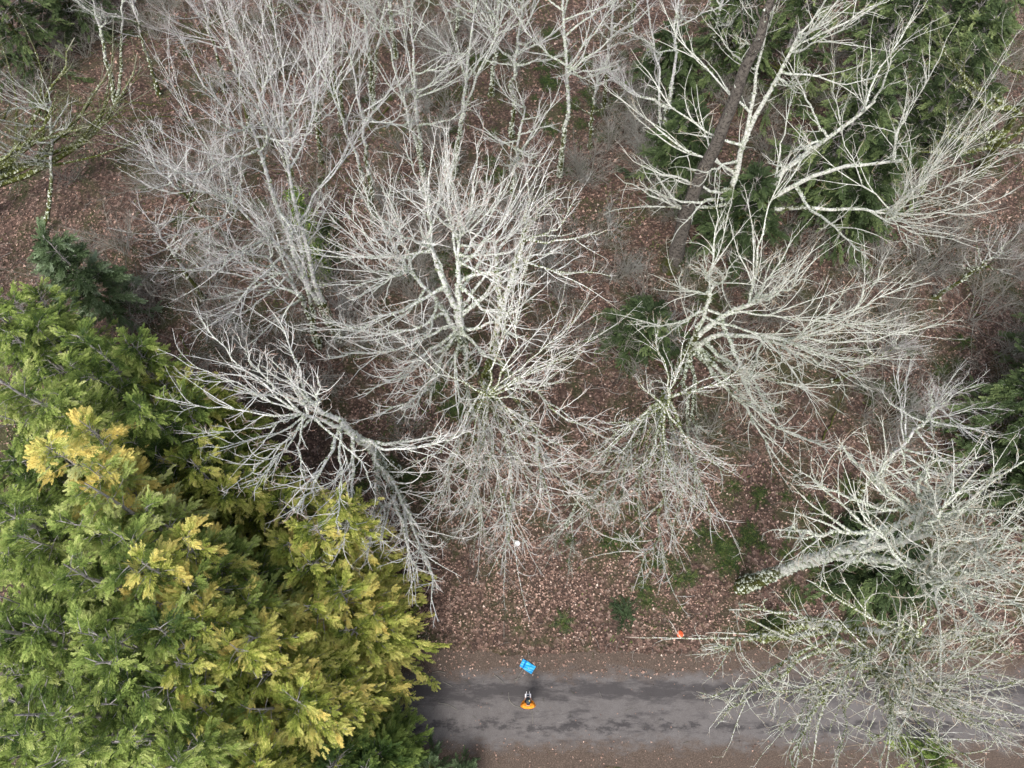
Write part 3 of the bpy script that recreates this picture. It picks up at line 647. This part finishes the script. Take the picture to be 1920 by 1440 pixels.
# bottom-left stand: (top pixel, height, radius, material, tint, label)
CS = [
 ((600, 1120), 9.5, 2.7, 'cedar_y', .62, .15, "yellow-green conifer on the right flank of the lower-left stand, facing the road"),
 ((580, 1285), 9.0, 2.4, 'cedar_y', .58, .1, "yellow-green conifer overhanging the left end of the road"),
 ((560, 990), 10, 2.7, 'cedar_y', .56, .1, "yellowish conifer under the tips of the leaning white tree"),
 ((470, 1190), 11.5, 2.7, 'cedar_y', .66, .2, "most golden conifer in the middle of the lower-left stand"),
 ((480, 1330), 11.0, 2.6, 'cedar_y', .60, .15, "yellow-green conifer by the bottom edge left of the road"),
 ((300, 1250), 13.5, 2.7, 'cedar_y', .60, .2, "yellow-tipped conifer at the lower left, second from the bottom edge"),
 ((380, 1060), 13, 2.7, 'cedar_g', .55, .0, "fresh green conifer between golden ones in the lower-left stand"),
 ((250, 1080), 14, 2.4, 'cedar_y', .72, .3, "orange-yellow conifer crown left of the fresh green one"),
 ((150, 1210), 15, 2.8, 'cedar_g', .58, .0, "light green conifer at the lower left edge"),
 ((210, 1390), 14, 2.8, 'cedar_g', .60, .0, "light green conifer in the bottom left corner"),
 ((40, 1330), 15.5, 2.8, 'cedar_g', .55, .0, "green conifer cut by the left edge near the bottom"),
 ((60, 1090), 15, 2.8, 'cedar_g', .60, .0, "bright green conifer cut by the left edge, halfway down the stand"),
 ((150, 940), 14.5, 2.6, 'cedar_g', .66, .1, "lime green conifer crown below the golden branches at left"),
 ((60, 840), 14.5, 2.5, 'cedar_y', .78, .35, "golden orange conifer crown at the left edge"),
 ((20, 700), 15, 2.5, 'cedar_g', .72, .1, "pale lime conifer at the left edge above the golden one"),
 ((150, 640), 12.5, 2.4, 'cedar_g', .48, .0, "mid-green conifer tip at the upper end of the left stand"),
 ((230, 780), 12.5, 2.5, 'cedar_g', .45, .05, "green conifer right of the golden crown at left"),
 ((340, 870), 11, 2.5, 'cedar_y', .42, .1, "olive green conifer at the centre of the stand's upper edge"),
 ((450, 900), 9.5, 2.3, 'cedar_y', .44, .1, "olive conifer just below the white limbs of the leaning tree"),
 ((300, 740), 10, 2.2, 'cedar_y', .40, .1, "small olive conifer at the top edge of the stand"),
 ((-60, 560), 13, 2.4, 'cedar_g', .5, .0, "green conifer mostly beyond the left edge"),
 ((-80, 950), 15, 2.6, 'cedar_g', .5, .0, "green conifer beyond the left edge behind the golden crown"),
 ((-80, 1200), 15, 2.6, 'cedar_g', .5, .0, "green conifer beyond the lower left edge"),
 ((380, 1460), 12, 2.6, 'cedar_y', .5, .0, "yellowish conifer cut by the bottom edge"),
 ((600, 1420), 7, 2.0, 'cedar_g', .40, .0, "dark green young conifer at the bottom edge left of the road"),
 ((700, 1400), 4.5, 1.5, 'cedar_g', .34, .0, "low dark green conifer beside the lower road verge"),
 ((-20, 820), 9, 2.6, 'cedar_g', .45, .0, "shaded green conifer low at the left edge between taller crowns"),
 ((-20, 980), 9, 2.6, 'cedar_g', .45, .0, "shaded green conifer low at the left edge below the golden crown"),
 ((10, 1190), 10, 2.6, 'cedar_g', .50, .0, "mid-green conifer low at the left edge between two bright crowns"),
 ((60, 1430), 10, 2.8, 'cedar_g', .52, .0, "mid-green conifer cut by the bottom left corner"),
 ((-60, 1380), 12, 2.8, 'cedar_g', .52, .0, "green conifer just outside the bottom left corner"),
 ((190, 1480), 11, 2.8, 'cedar_g', .52, .0, "green conifer cut by the bottom edge near the left corner"),
 ((10, 570), 8, 2.4, 'cedar_g', .45, .0, "green conifer low at the left edge, top of the stand"),
 ((660, 1180), 7.5, 2.3, 'cedar_y', .55, .1, "yellow-green conifer nearest the clearing above the road"),
 ((640, 1050), 7.5, 2.3, 'cedar_y', .50, .1, "yellow-green conifer at the clearing's left border"),
]
for (tp, h, rc, mm, tn, pt, lab) in CS:
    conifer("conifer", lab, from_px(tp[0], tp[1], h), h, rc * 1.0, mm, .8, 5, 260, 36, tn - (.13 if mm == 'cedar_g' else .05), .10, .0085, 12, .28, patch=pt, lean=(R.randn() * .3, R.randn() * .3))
# other conifers
conifer("fir_tree", "small blue-green fir at the top of the left stand against the brown floor", U(235, 600)[:2], 7.5, 2.0, 'fir_b', .4, 2, 95, 20, .72, .12, .022, 9, .5)
OC = [((1500, 400), 9, 3.3, 'fir_d', .62, "large dark green fir under the white branches at upper right"),
      ((1440, 180), 8, 3.0, 'fir_d', .60, "dark green fir beside the dark brown trunk near the top"),
      ((1590, 200), 10, 3.2, 'fir_d', .66, "green fir behind the long white branches near the top right"),
      ((1250, 350), 5, 2.2, 'fir_d', .40, "low bluish young fir left of the dark brown trunk"),
      ((1360, 470), 5, 2.2, 'fir_d', .35, "low bluish fir at the foot of the tall forked white tree"),
      ((80, 130), 8, 3.4, 'fir_d', .50, "dark green fir in the top left corner"),
      ((180, 60), 6, 2.8, 'fir_d', .45, "dark green fir at the top edge, second from the left corner"),
      ((1830, 840), 8, 2.7, 'fir_d', .50, "dark green fir at the right edge, mid height"),
      ((1930, 720), 7, 2.4, 'fir_d', .45, "dark bluish fir cut by the right edge"),
      ((1660, 60), 6, 2.6, 'fir_d', .60, "green fir at the top edge right of the dark brown trunk"),
      ((1780, 90), 7, 2.5, 'fir_d', .60, "olive fir near the top right corner"),
      ((1560, 440), 6, 2.4, 'fir_d', .5, "dark green fir right of the large one at upper right"),
      ((1660, 330), 8, 3.0, 'fir_d', .58, "soft green fir under the long straight branches at right"),
      ((1350, 150), 7, 2.6, 'fir_d', .52, "green fir just left of the dark brown trunk near the top"),
      ((1720, 190), 7, 2.8, 'fir_d', .60, "pale green fir between the top right corner and the white branches"),
      ((1235, 180), 4, 2.2, 'fir_d', .42, "low green fir among grey stems left of the dark brown trunk"),
      ((1870, 930), 6, 2.6, 'fir_d', .42, "dark green fir above the right fan of grey branches"),
      ((1200, 640), 2.5, 1.9, 'fir_d', .38, "low dark evergreen bush between the two middle crowns"),
      ((1640, 1080), 2.6, 2.6, 'fir_d', .32, "low dark evergreen bush between the two right-hand crowns")]
for (bp, h, rc, mm, tn, lab) in OC:
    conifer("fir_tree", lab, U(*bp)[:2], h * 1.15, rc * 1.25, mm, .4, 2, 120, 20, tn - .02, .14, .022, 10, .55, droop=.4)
for i, (bp, h, rc, lab) in enumerate([((812, 1440), 1.6, .75, "small blue-green fir sapling at the bottom edge of the road"), ((870, 1462), 1.5, .7, "blue-green sapling tip cut by the bottom edge right of the other"),
       ((760, 1440), 1.3, .6, "blue-green sapling at the bottom edge nearest the conifers"), ((1725, 1420), 1.6, .9, "young green sapling below the branches at the road's lower right")]):
    conifer("fir_sapling", lab, U(*bp)[:2], h, rc, 'fir_b' if i < 3 else 'cedar_g', .1, 1, 34, 10, .5 if i < 3 else .35, .1, .012, 8, .28, cat='sapling')

# ------------------------------------------------------------------ ferns
def fern_mesh():
    n = 16; az = np.arange(n) * 6.283 / n + R.randn(n) * .15; L = R.uniform(.45, .75, n)
    dh = np.stack([np.cos(az), np.sin(az), 0 * az], -1); Vs = []; Fs = []; Ts = []; c = 0
    for k in range(10):
        s0, s1 = k / 10, (k + 1) / 10
        def pt(s): return dh * (L * s)[:, None] + np.array([0, 0, 1.]) * (L * (.75 * s - .72 * s * s))[:, None]
        a, bq = pt(s0), pt(s1); side = np.stack([-dh[:, 1], dh[:, 0], 0 * az], -1)
        wdt = .10 * math.sin(math.pi * min(1, s0 + .12)) ** .7 + .01
        for sg in (1, -1):
            e = (a + bq) / 2 + dh * .02 + sg * side * wdt + np.array([0, 0, -.012])
            V = np.stack([a, a * .45 + bq * .55, e], 1).reshape(-1, 3); Vs.append(V); Fs.append(np.arange(n * 3).reshape(n, 3) + c); c += n * 3
            Ts.append(np.repeat(R.rand(n), 3))
    o = mesh_obj("fern", np.concatenate(Vs), np.concatenate(Fs), M['fern'], tint=np.concatenate(Ts), smooth=False); me = o.data; bpy.data.objects.remove(o); return me
fm = [fern_mesh() for _ in range(4)]
fern_spots = [(1120, 190, 14, 90), (700, 230, 12, 90), (470, 400, 10, 80), (1330, 560, 10, 70), (1380, 1010, 9, 55), (1300, 1075, 5, 60), (1230, 1030, 9, 70), (1160, 1040, 5, 60), (870, 510, 10, 40), (880, 770, 14, 50), (1020, 140, 22, 60), (1180, 650, 8, 50), (1090, 250, 10, 60),
              (940, 330, 10, 60), (1640, 1080, 26, 70), (1560, 1090, 12, 50), (590, 430, 6, 20), (600, 470, 6, 18), (740, 880, 10, 60), (1500, 960, 12, 60), (1700, 700, 14, 80), (300, 60, 10, 60), (1440, 1180, 5, 20), (1670, 780, 8, 40)]
FW = ['around the small brushy sapling near the top', 'under the grey lichened trees near the top', 'under the grey thicket left of centre', 'above the large cream tree right of centre', 'left of the mossy-footed leaning grey trunk', 'just above the dark evergreen branch and orange ball', 'under the narrow lichened tree right of centre', 'right of the white disc, below the hanging twigs', 'behind the brightest central tree', 'below the brightest central tree', 'near the top edge right of centre', 'between the two central crowns', 'at the foot of the small brushy sapling', 'behind the lichened top-centre trees', 'right of the leaning grey trunk, over a wide bank', 'above the leaning grey trunk', 'at the upper left beside the ivy-green stem', 'at the foot of the slender grey tree', 'at the foot of the leaning white tree', 'under the lower limbs of the large cream tree', 'on the open brown floor at the right', 'at the top left among grey twigs', 'at the mossy foot of the tree over the road', 'under the thin grey tree at the right']
c = 0
for (px, py, n, sp), where in zip(fern_spots, FW):
    for _ in range(n):
        p = U(px + R.randn() * sp, py + R.randn() * sp * .6)
        if p[1] < 2.6: continue
        o = bpy.data.objects.new("fern", fm[c % 4]); c += 1; S.collection.objects.link(o); s = R.uniform(.6, 1.25)
        o.location = (p[0], p[1], float(gz(p[0], p[1]))); o.rotation_euler = (R.randn() * .08, R.randn() * .08, R.rand() * 6.28); o.scale = (s, s, s)
        o['label'] = 'sword fern clump in the patch ' + where; o['category'] = 'fern'; o['group'] = 'sword ferns on the forest floor'

# ivy column
def ivy(px, py, h, label):
    p = U(px, py); root = empty("ivy_clad_stem", (p[0], p[1], 0), label, "ivy")
    q = smooth_poly([[p[0], p[1], 0], [p[0] + .1, p[1] + .15, h * .5], [p[0] - .1, p[1] + .3, h]], 10)[None]
    V, F = tubes(q, np.linspace(.09, .03, 10)[None], 6); mesh_obj("stem", V, F, M['grey'], root, np.zeros(len(V)))
    n = 5200; c, tg, i, a = lerp_poly(np.repeat(q, n, 0), R.rand(n)); az = R.rand(n) * 6.28; rr_ = np.abs(R.randn(n)) * .22 * (1 + .6 * np.sin(c[:, 2] * 3)) + .08
    c = c + np.stack([np.cos(az) * rr_, np.sin(az) * rr_, R.randn(n) * .05], -1); ang = R.rand(n)[:, None] * 6.28 + np.arange(5)[None] * 1.2566; s_ = R.uniform(.03, .06, n)[:, None]
    V = np.stack([c[:, :1] + s_ * np.cos(ang), c[:, 1:2] + s_ * np.sin(ang), c[:, 2:] + s_ * R.uniform(-.6, .6, (n, 5))], -1).reshape(-1, 3)
    mesh_obj("foliage", V, np.arange(n * 5).reshape(n, 5), M['cedar_g'], root, np.repeat(np.clip(R.normal(.22, .14, n), 0, 1), 5), False)
    for ch in root.children: ch.matrix_parent_inverse = Matrix.Translation(-Vector((p[0], p[1], 0)))
ivy(592, 470, 4.5, "bright green ivy-clad stem behind the slender grey tree, upper left of centre")
ivy(603, 520, 2.2, "short ivy-covered stump below the taller ivy-clad stem")
# fallen evergreen branch near the road
def fallen_branch():
    p = U(1172, 1148); b = Buf(); n = 34
    root = empty("evergreen_branch", (p[0], p[1], .05), "fallen dark green evergreen branch lying on the brown leaves left of the orange ball", "branch")
    P0 = np.array([p[0], p[1], .10]) + R.randn(n, 3) * np.array([.16, .22, .02]); az = R.normal(2.2, 1.3, n)
    D = np.stack([np.cos(az), np.sin(az), 0 * az + .05], -1)
    V, F, T = sprays(P0, nrm(D), R.uniform(.3, .6, n), np.tile([0, 0, 1.], (n, 1)), 9, R.uniform(.1, .5, n), .016)
    mesh_obj("foliage", V, F, M['fir_b'], root, T, False)
    q = smooth_poly([U(1140, 1138) + [0, 0, .08], U(1170, 1150) + [0, 0, .1], U(1200, 1168) + [0, 0, .08], U(1250, 1178) + [0, 0, .1]], 8)[None]
    V, F = tubes(q, np.linspace(.012, .004, 8)[None], 5); mesh_obj("stem", V, F, M['deadwood'], root, np.full(len(V), .6))
    for ch in root.children: ch.matrix_parent_inverse = Matrix.Translation(-Vector((p[0], p[1], .05)))
fallen_branch()
# brush pile at left and fallen branches
def stick(a, b_, r, label, group):
    K = 8; t = np.linspace(0, 1, K)[:, None]; a = np.array(a); b_ = np.array(b_); q = a * (1 - t) + b_ * t; q[1:-1] += R.randn(K - 2, 3) * .04
    P = q[None]; Rd = np.linspace(r, r * .35, K)[None]; L = np.array([np.linalg.norm(b_ - a)])
    P2, R2, L2 = spawn(P, Rd, L, 2.0, .3, 1, .3, .9, .3, .006, 5, .3, 0, .3, flat=.8); P2[..., 2] = np.maximum(P2[..., 2], gz(P2[..., 0], P2[..., 1]) + .02)
    bb = Buf(); V, F = tubes(P, Rd, 6); bb.add(V, F, .2); V, F = tubes(P2, R2, 3); bb.add(V, F, .7)
    o = bb.build("fallen_branch", M['deadwood']); o['label'] = label; o['category'] = 'branch'; o['group'] = group
for i in range(26):
    px, py = 235 + R.randn() * 55, 238 + R.randn() * 22; p = U(px, py); a = R.normal(.15, .35) + (math.pi if i % 2 else 0); L = R.uniform(1.2, 3.2)
    z = float(gz(p[0], p[1])) + .05 + .02 * i
    stick((p[0], p[1], z), (p[0] + L * math.cos(a), p[1] + L * math.sin(a), z + R.uniform(-.1, .25)), R.uniform(.02, .05), 'weathered grey dead branch in the brush pile at the upper left', 'dead branches in the brush pile')
for i in range(34):
    px, py = R.uniform(0, 1900), R.uniform(150, 1000); p = U(px, py); a = R.rand() * 6.28; L = R.uniform(1.5, 4.5); z = float(gz(p[0], p[1])) + .08
    e = (p[0] + L * math.cos(a), p[1] + L * math.sin(a)); 
    stick((p[0], p[1], z), (e[0], e[1], float(gz(*e)) + .12), R.uniform(.02, .06), 'fallen branch lying on the forest floor ' + ('behind' if py < 420 else 'level with' if py < 640 else 'in front of') + ' the trees ' + ('at the left' if px < 640 else 'in the middle' if px < 1280 else 'at the right'), 'fallen branches on the forest floor')

# ------------------------------------------------------------------ small things
def lathe(prof, n=20):
    a = np.arange(n) * 2 * math.pi / n; V = np.array([[r * math.cos(t), r * math.sin(t), z] for r, z in prof for t in a]); k = len(prof)
    F = [[i * n + j, i * n + (j + 1) % n, (i + 1) * n + (j + 1) % n, (i + 1) * n + j] for i in range(k - 1) for j in range(n)]
    return V, np.array(F)
p = U(970, 1020); V, F = lathe([(.001, .03), (.075, .028), (.085, .04), (.115, .05), (.125, .045), (.12, .02), (.09, .0), (.001, .0)])
o = mesh_obj("white_disc", V, F, plain("white_plastic", (.8, .8, .8), .4), None); o.location = (p[0], p[1], float(gz(p[0], p[1])) + .04)
o['label'] = 'small round white disc lying on the brown leaves above the road'; o['category'] = 'disc'
p = U(1274, 1189)
root = empty("orange_ball", (p[0], p[1], float(gz(p[0], p[1]))), "deflated bright orange ball on the leaf litter above the road", "ball")
prof = [(.001, .22)] + [(.15 * math.sin(t), .10 + .12 * math.cos(t)) for t in np.linspace(.15, 2.9, 14)] + [(.001, -.02)]
V, F = lathe(prof, 24); ang = np.arctan2(V[:, 1], V[:, 0]); V[:, :2] *= (1 + .06 * np.cos(ang * 3 + V[:, 2:3].ravel() * 9))[:, None]; V[:, 2] -= .05 * np.exp(-(((V[:, 0] - .05) ** 2 + (V[:, 1] - .03) ** 2) / .006)) * (V[:, 2] > .1)
mesh_obj("skin", V, F, plain("orange_rubber", (.75, .13, .045), .45, .4, 9), root)
V, F = lathe([(.001, .2), (.018, .2), (.02, .185), (.001, .18)], 12); mesh_obj("valve", V + [.04, .03, -.02], F, plain("dark_valve", (.25, .05, .02)), root)
# blue folded mat
import bmesh
def blue_mat():
    cs = [U(981, 1235), U(1005, 1250), U(996, 1264), U(974, 1249)]
    c0 = sum(cs) / 4; root = empty("folded_mat", (c0[0], c0[1], 0), "bright blue folded plastic sheet with dark crease lines on the road's upper edge", "folded sheet")
    n, k = 33, 17; V = np.zeros((n, k, 3))
    for i in range(n):
        for j in range(k):
            u_, v_ = i / (n - 1), j / (k - 1)
            q = (cs[0] * (1 - u_) + cs[1] * u_) * (1 - v_) + (cs[3] * (1 - u_) + cs[2] * u_) * v_
            z = .055 + .018 * math.sin(u_ * 9 + v_ * 2) * math.sin(v_ * 5) - .045 * math.exp(-((u_ - .27) / .035) ** 2) - .02 * math.exp(-((u_ - .62) / .018) ** 2) + .008 * math.sin(v_ * 21 + u_ * 8)
            V[i, j] = (q[0] - c0[0], q[1] - c0[1], z)
    idx = np.arange(n * k).reshape(n, k); F = np.stack([idx[:-1, :-1], idx[:-1, 1:], idx[1:, 1:], idx[1:, :-1]], -1).reshape(-1, 4)
    m = plain("blue_plastic", (.02, .36, .74), .45, .4, 6)
    o = mesh_obj("sheet", V.reshape(-1, 3), F, m, root); md = o.modifiers.new("thick", 'SOLIDIFY'); md.thickness = .03
    b = Buf()
    for u_ in (.24, .30):
        P = np.array([(cs[0] * (1 - u_) + cs[1] * u_) * (1 - v) + (cs[3] * (1 - u_) + cs[2] * u_) * v - c0 for v in np.linspace(.02, .98, 6)]); P[:, 2] = .055
        V2, F2 = tubes(P[None], np.full((1, 6), .012), 6); b.add(V2, F2)
    b.build("strap", plain("dark_blue_webbing", (.01, .14, .42), .6), root)
blue_mat()
for pts_ in ([(983, 1252), (972, 1268), (966, 1279)], [(965, 1275), (972, 1272), (975, 1272)], [(927, 1266), (936, 1272), (944, 1281)], [(954, 1298), (952, 1312), (965, 1325), (978, 1327)], [(996, 1328), (999, 1344), (999, 1357)],
             [(945, 1165), (945, 1182), (945, 1198)], [(822, 1318), (840, 1320), (856, 1330)], [(830, 1278), (840, 1283), (848, 1287)], [(810, 1262), (822, 1258), (835, 1262)]):
    q = smooth_poly([U(*a_) + [0, 0, .05] for a_ in pts_], 9)[None]; q[..., 2] = np.maximum(q[..., 2], gz(q[..., 0], q[..., 1]) + .045)
    V, F = tubes(q, np.full((1, 9), .011), 4); o = mesh_obj("straw", V, F, M['deadwood'], None, np.full(len(V), .75))
    o['label'] = 'long thin pale straw lying near the person and the blue sheet'; o['category'] = 'straw'; o['group'] = 'pale straws on and beside the road'

# ------------------------------------------------------------------ person
def skin_obj(name, verts, edges, radii, m, parent, sub=2, rootv=0):
    me = bpy.data.meshes.new(name); me.from_pydata(verts, edges, []); me.materials.append(m)
    o = bpy.data.objects.new(name, me); S.collection.objects.link(o); o.parent = parent
    md = o.modifiers.new("skin", 'SKIN'); md.use_smooth_shade = True
    for i, r_ in enumerate(radii):
        sv = me.skin_vertices[0].data[i]; sv.radius = r_ if isinstance(r_, tuple) else (r_, r_)
    me.skin_vertices[0].data[rootv].use_root = True
    s = o.modifiers.new("sub", 'SUBSURF'); s.levels = sub; s.render_levels = sub
    return o
def person():
    p = U(989, 1322); root = empty("person", (p[0], p[1], .035), "person in orange jacket and dark cap standing on the road with a remote controller", "person")
    skinm = plain("skin_tone", (.50, .30, .22), .5); jk = plain("orange_jacket", (.80, .27, .02), .55, .3, 14); tr = plain("dark_trousers", (.03, .035, .05), .8)
    bt = plain("brown_boots", (.07, .045, .03), .6); cap = plain("dark_slate_cap", (.045, .06, .075), .75); hair = plain("dark_hair", (.02, .015, .012), .6)
    # body: facing +Y. one continuous surface
    vs = [(0, 0, .95), (0, -.01, 1.12), (0, -.02, 1.28), (0, -.01, 1.42), (0, .02, 1.50), (0, .06, 1.58),
          (.10, 0, .90), (.11, .02, .50), (.115, -.01, .09), (.12, .13, .035),
          (-.10, 0, .90), (-.11, .02, .50), (-.115, -.01, .09), (-.12, .13, .035),
          (.19, -.01, 1.42), (.25, -.02, 1.13), (.12, .21, 1.12), (.105, .28, 1.13),
          (-.19, -.01, 1.42), (-.25, -.02, 1.13), (-.12, .21, 1.12), (-.105, .28, 1.13)]
    ed = [(0, 1), (1, 2), (2, 3), (3, 4), (4, 5), (0, 6), (6, 7), (7, 8), (8, 9), (0, 10), (10, 11), (11, 12), (12, 13), (3, 14), (14, 15), (15, 16), (16, 17), (3, 18), (18, 19), (19, 20), (20, 21)]
    ra = [(.15, .11), (.14, .10), (.16, .11), (.12, .09), .058, .055, .085, .058, .042, .04, .085, .058, .042, .04, .06, .045, .03, .026, .06, .045, .03, .026]
    skin_obj("body", vs, ed, ra, skinm, root)
    # head with face
    bm = bmesh.new(); bmesh.ops.create_uvsphere(bm, u_segments=28, v_segments=20, radius=.1)
    tilt = Matrix.Rotation(math.radians(-38), 4, 'X')
    for v in bm.verts:
        x, y, z = v.co; z *= 1.22; y *= 1.08; x *= .86
        if z < 0: x *= 1 + z * 1.6; y = y * (1 + z * .8) + (-z) * .12
        nose = math.exp(-((x / .016) ** 2 + ((z + .012) / .028) ** 2)) * (y > 0); y += .024 * nose
        for ex in (-.034, .034): y -= .012 * math.exp(-(((x - ex) / .016) ** 2 + ((z - .015) / .013) ** 2)) * (y > 0)
        y += .006 * math.exp(-((x / .028) ** 2 + ((z + .062) / .008) ** 2)) * (y > 0)
        for sx_ in (-1, 1):
            e = math.exp(-(((y + .005) / .02) ** 2 + (z / .03) ** 2)) * (x * sx_ > .05); x += sx_ * .016 * e
        v.co = (x, y, z)
    me = bpy.data.meshes.new("head"); bm.to_mesh(me); bm.free()
    for f in me.polygons: f.use_smooth = True
    me.materials.append(skinm); hd = bpy.data.objects.new("head", me); S.collection.objects.link(hd); hd.parent = root
    hd.matrix_local = Matrix.Translation((0, .10, 1.67)) @ tilt
    def sub(name, build, m):
        bm = bmesh.new(); build(bm); me = bpy.data.meshes.new(name); bm.to_mesh(me); bm.free()
        for f in me.polygons: f.use_smooth = True
        me.materials.append(m); o = bpy.data.objects.new(name, me); S.collection.objects.link(o); o.parent = hd; return o
    def hb(bm):
        bmesh.ops.create_uvsphere(bm, u_segments=24, v_segments=16, radius=.107)
        for v in bm.verts: v.co = (v.co.x * .9, v.co.y * 1.07 - .012, v.co.z * 1.2 + .004)
        bmesh.ops.delete(bm, geom=[v for v in bm.verts if v.co.z < -.06 or (v.co.y > .035 and v.co.z < .05)], context='VERTS')
    sub("hair", hb, hair)
    def cb(bm):
        bmesh.ops.create_uvsphere(bm, u_segments=28, v_segments=18, radius=.114)
        for v in bm.verts: v.co = (v.co.x * .93, v.co.y * 1.08 - .006, v.co.z * 1.16 + .012)
        bmesh.ops.delete(bm, geom=[v for v in bm.verts if v.co.z < .035], context='VERTS')
        # brim
        rws = []
        for r_ in (0, .5, 1):
            rws.append([bm.verts.new((math.sin(a) * (.1 - .012 * r_), .045 + math.cos(a) * (.06 + .085 * r_), .05 - .012 * r_ * abs(math.sin(a)))) for a in np.linspace(-1.25, 1.25, 13)])
        for a_, b_ in zip(rws[:-1], rws[1:]):
            for i in range(12): bm.faces.new((a_[i], a_[i + 1], b_[i + 1], b_[i]))
    c_ = sub("cap", cb, cap); c_.modifiers.new("thick", 'SOLIDIFY').thickness = .006
    # pale emblem patch on cap
    pb = sub("cap_patch", lambda bm: (bmesh.ops.create_uvsphere(bm, u_segments=14, v_segments=8, radius=.03)), plain("pale_yellow_cloth", (.75, .68, .25), .8))
    pb.scale = (.8, 1.35, .3); pb.location = (.045, -.035, .128); pb.rotation_euler = (.25, .45, 0)
    # jacket: sleeves + torso as one skinned garment
    jv = [(0, -.01, .98), (0, -.02, 1.14), (0, -.03, 1.30), (0, -.035, 1.425), (0, .0, 1.50), (.19, -.03, 1.43), (.27, -.035, 1.14), (.15, .17, 1.13), (-.19, -.03, 1.43), (-.27, -.035, 1.14), (-.15, .17, 1.13)]
    je = [(0, 1), (1, 2), (2, 3), (3, 4), (3, 5), (5, 6), (6, 7), (3, 8), (8, 9), (9, 10)]
    jr = [(.20, .15), (.19, .14), (.20, .145), (.17, .13), .085, .088, .066, .048, .088, .066, .048]
    skin_obj("jacket", jv, je, jr, jk, root)
    tv = [(0, 0, .97), (.10, 0, .88), (.112, .02, .50), (.117, -.01, .13), (-.10, 0, .88), (-.112, .02, .50), (-.117, -.01, .13)]
    skin_obj("trousers", tv, [(0, 1), (1, 2), (2, 3), (0, 4), (4, 5), (5, 6)], [(.165, .13), .1, .075, .062, .1, .075, .062], tr, root)
    for s_ in (-1, 1):
        skin_obj("boot", [(s_ * .117, -.045, .05), (s_ * .117, -.01, .14), (s_ * .118, .06, .05), (s_ * .122, .15, .042)], [(0, 1), (0, 2), (2, 3)], [.055, .058, .05, .042], bt, root)
        # hand: palm + five fingers curled round the controller
        hv = [(s_ * .105, .27, 1.13), (s_ * .098, .315, 1.135)]; he = [(0, 1)]; hr = [(.028, .018), (.036, .016)]
        for f_, (dx, ln) in enumerate(((.026, .9), (.009, 1.0), (-.009, .95), (-.026, .78))):
            k0 = len(hv); b_ = Vector((s_ * (.098 + dx * .9), .345, 1.130))
            hv += [tuple(b_), tuple(b_ + Vector((-s_ * .006, .030 * ln, -.012))), tuple(b_ + Vector((-s_ * .016, .040 * ln, -.034))), tuple(b_ + Vector((-s_ * .024, .026 * ln, -.048)))]
            he += [(1, k0), (k0, k0 + 1), (k0 + 1, k0 + 2), (k0 + 2, k0 + 3)]; hr += [.0095, .009, .0085, .007]
        k0 = len(hv); hv += [(s_ * .074, .305, 1.150), (s_ * .056, .328, 1.165), (s_ * .048, .350, 1.168)]; he += [(0, k0), (k0, k0 + 1), (k0 + 1, k0 + 2)]; hr += [.012, .0105, .009]
        skin_obj("hand", hv, he, hr, skinm, root, 1)
    # controller: its own thing, held in both hands
    cr = empty("remote_controller", (p[0], p[1] + .36, .035 + 1.145), "white remote controller with a dark screen held out by the person in orange", "controller")
    wh = plain("white_plastic_shell", (.85, .83, .86), .35, .5); bk = plain("dark_screen_glass", (.02, .03, .05), .1, .5)
    def box(name, sx_, sy, sz, loc, m, bev=.01, rx=0, par=cr):
        bm = bmesh.new(); bmesh.ops.create_cube(bm, size=1); bmesh.ops.scale(bm, vec=(sx_, sy, sz), verts=bm.verts)
        bmesh.ops.bevel(bm, geom=bm.edges[:], offset=bev, segments=3, affect='EDGES')
        me = bpy.data.meshes.new(name); bm.to_mesh(me); bm.free(); me.materials.append(m)
        o = bpy.data.objects.new(name, me); S.collection.objects.link(o); o.parent = par; o.location = loc; o.rotation_euler = (rx, 0, 0); return o
    box("shell", .21, .10, .035, (0, 0, 0), wh, .014)
    for s_ in (-1, 1):
        box("grip", .05, .17, .04, (s_ * .098, -.02, .004), wh, .016)
        V, F = lathe([(.001, .03), (.011, .03), (.011, .022), (.005, .018), (.005, 0)], 12); o = mesh_obj("stick", V, F, bk, cr); o.location = (s_ * .055, -.02, .016)
        a_ = box("antenna", .014, .11, .01, (s_ * .06, .09, .01), wh, .004, .2)
    box("screen", .135, .075, .01, (0, -.005, .024), bk, .003)
person()
print("OBJS", len(bpy.data.objects), "POLYS", sum(len(m_.polygons) for m_ in bpy.data.meshes))
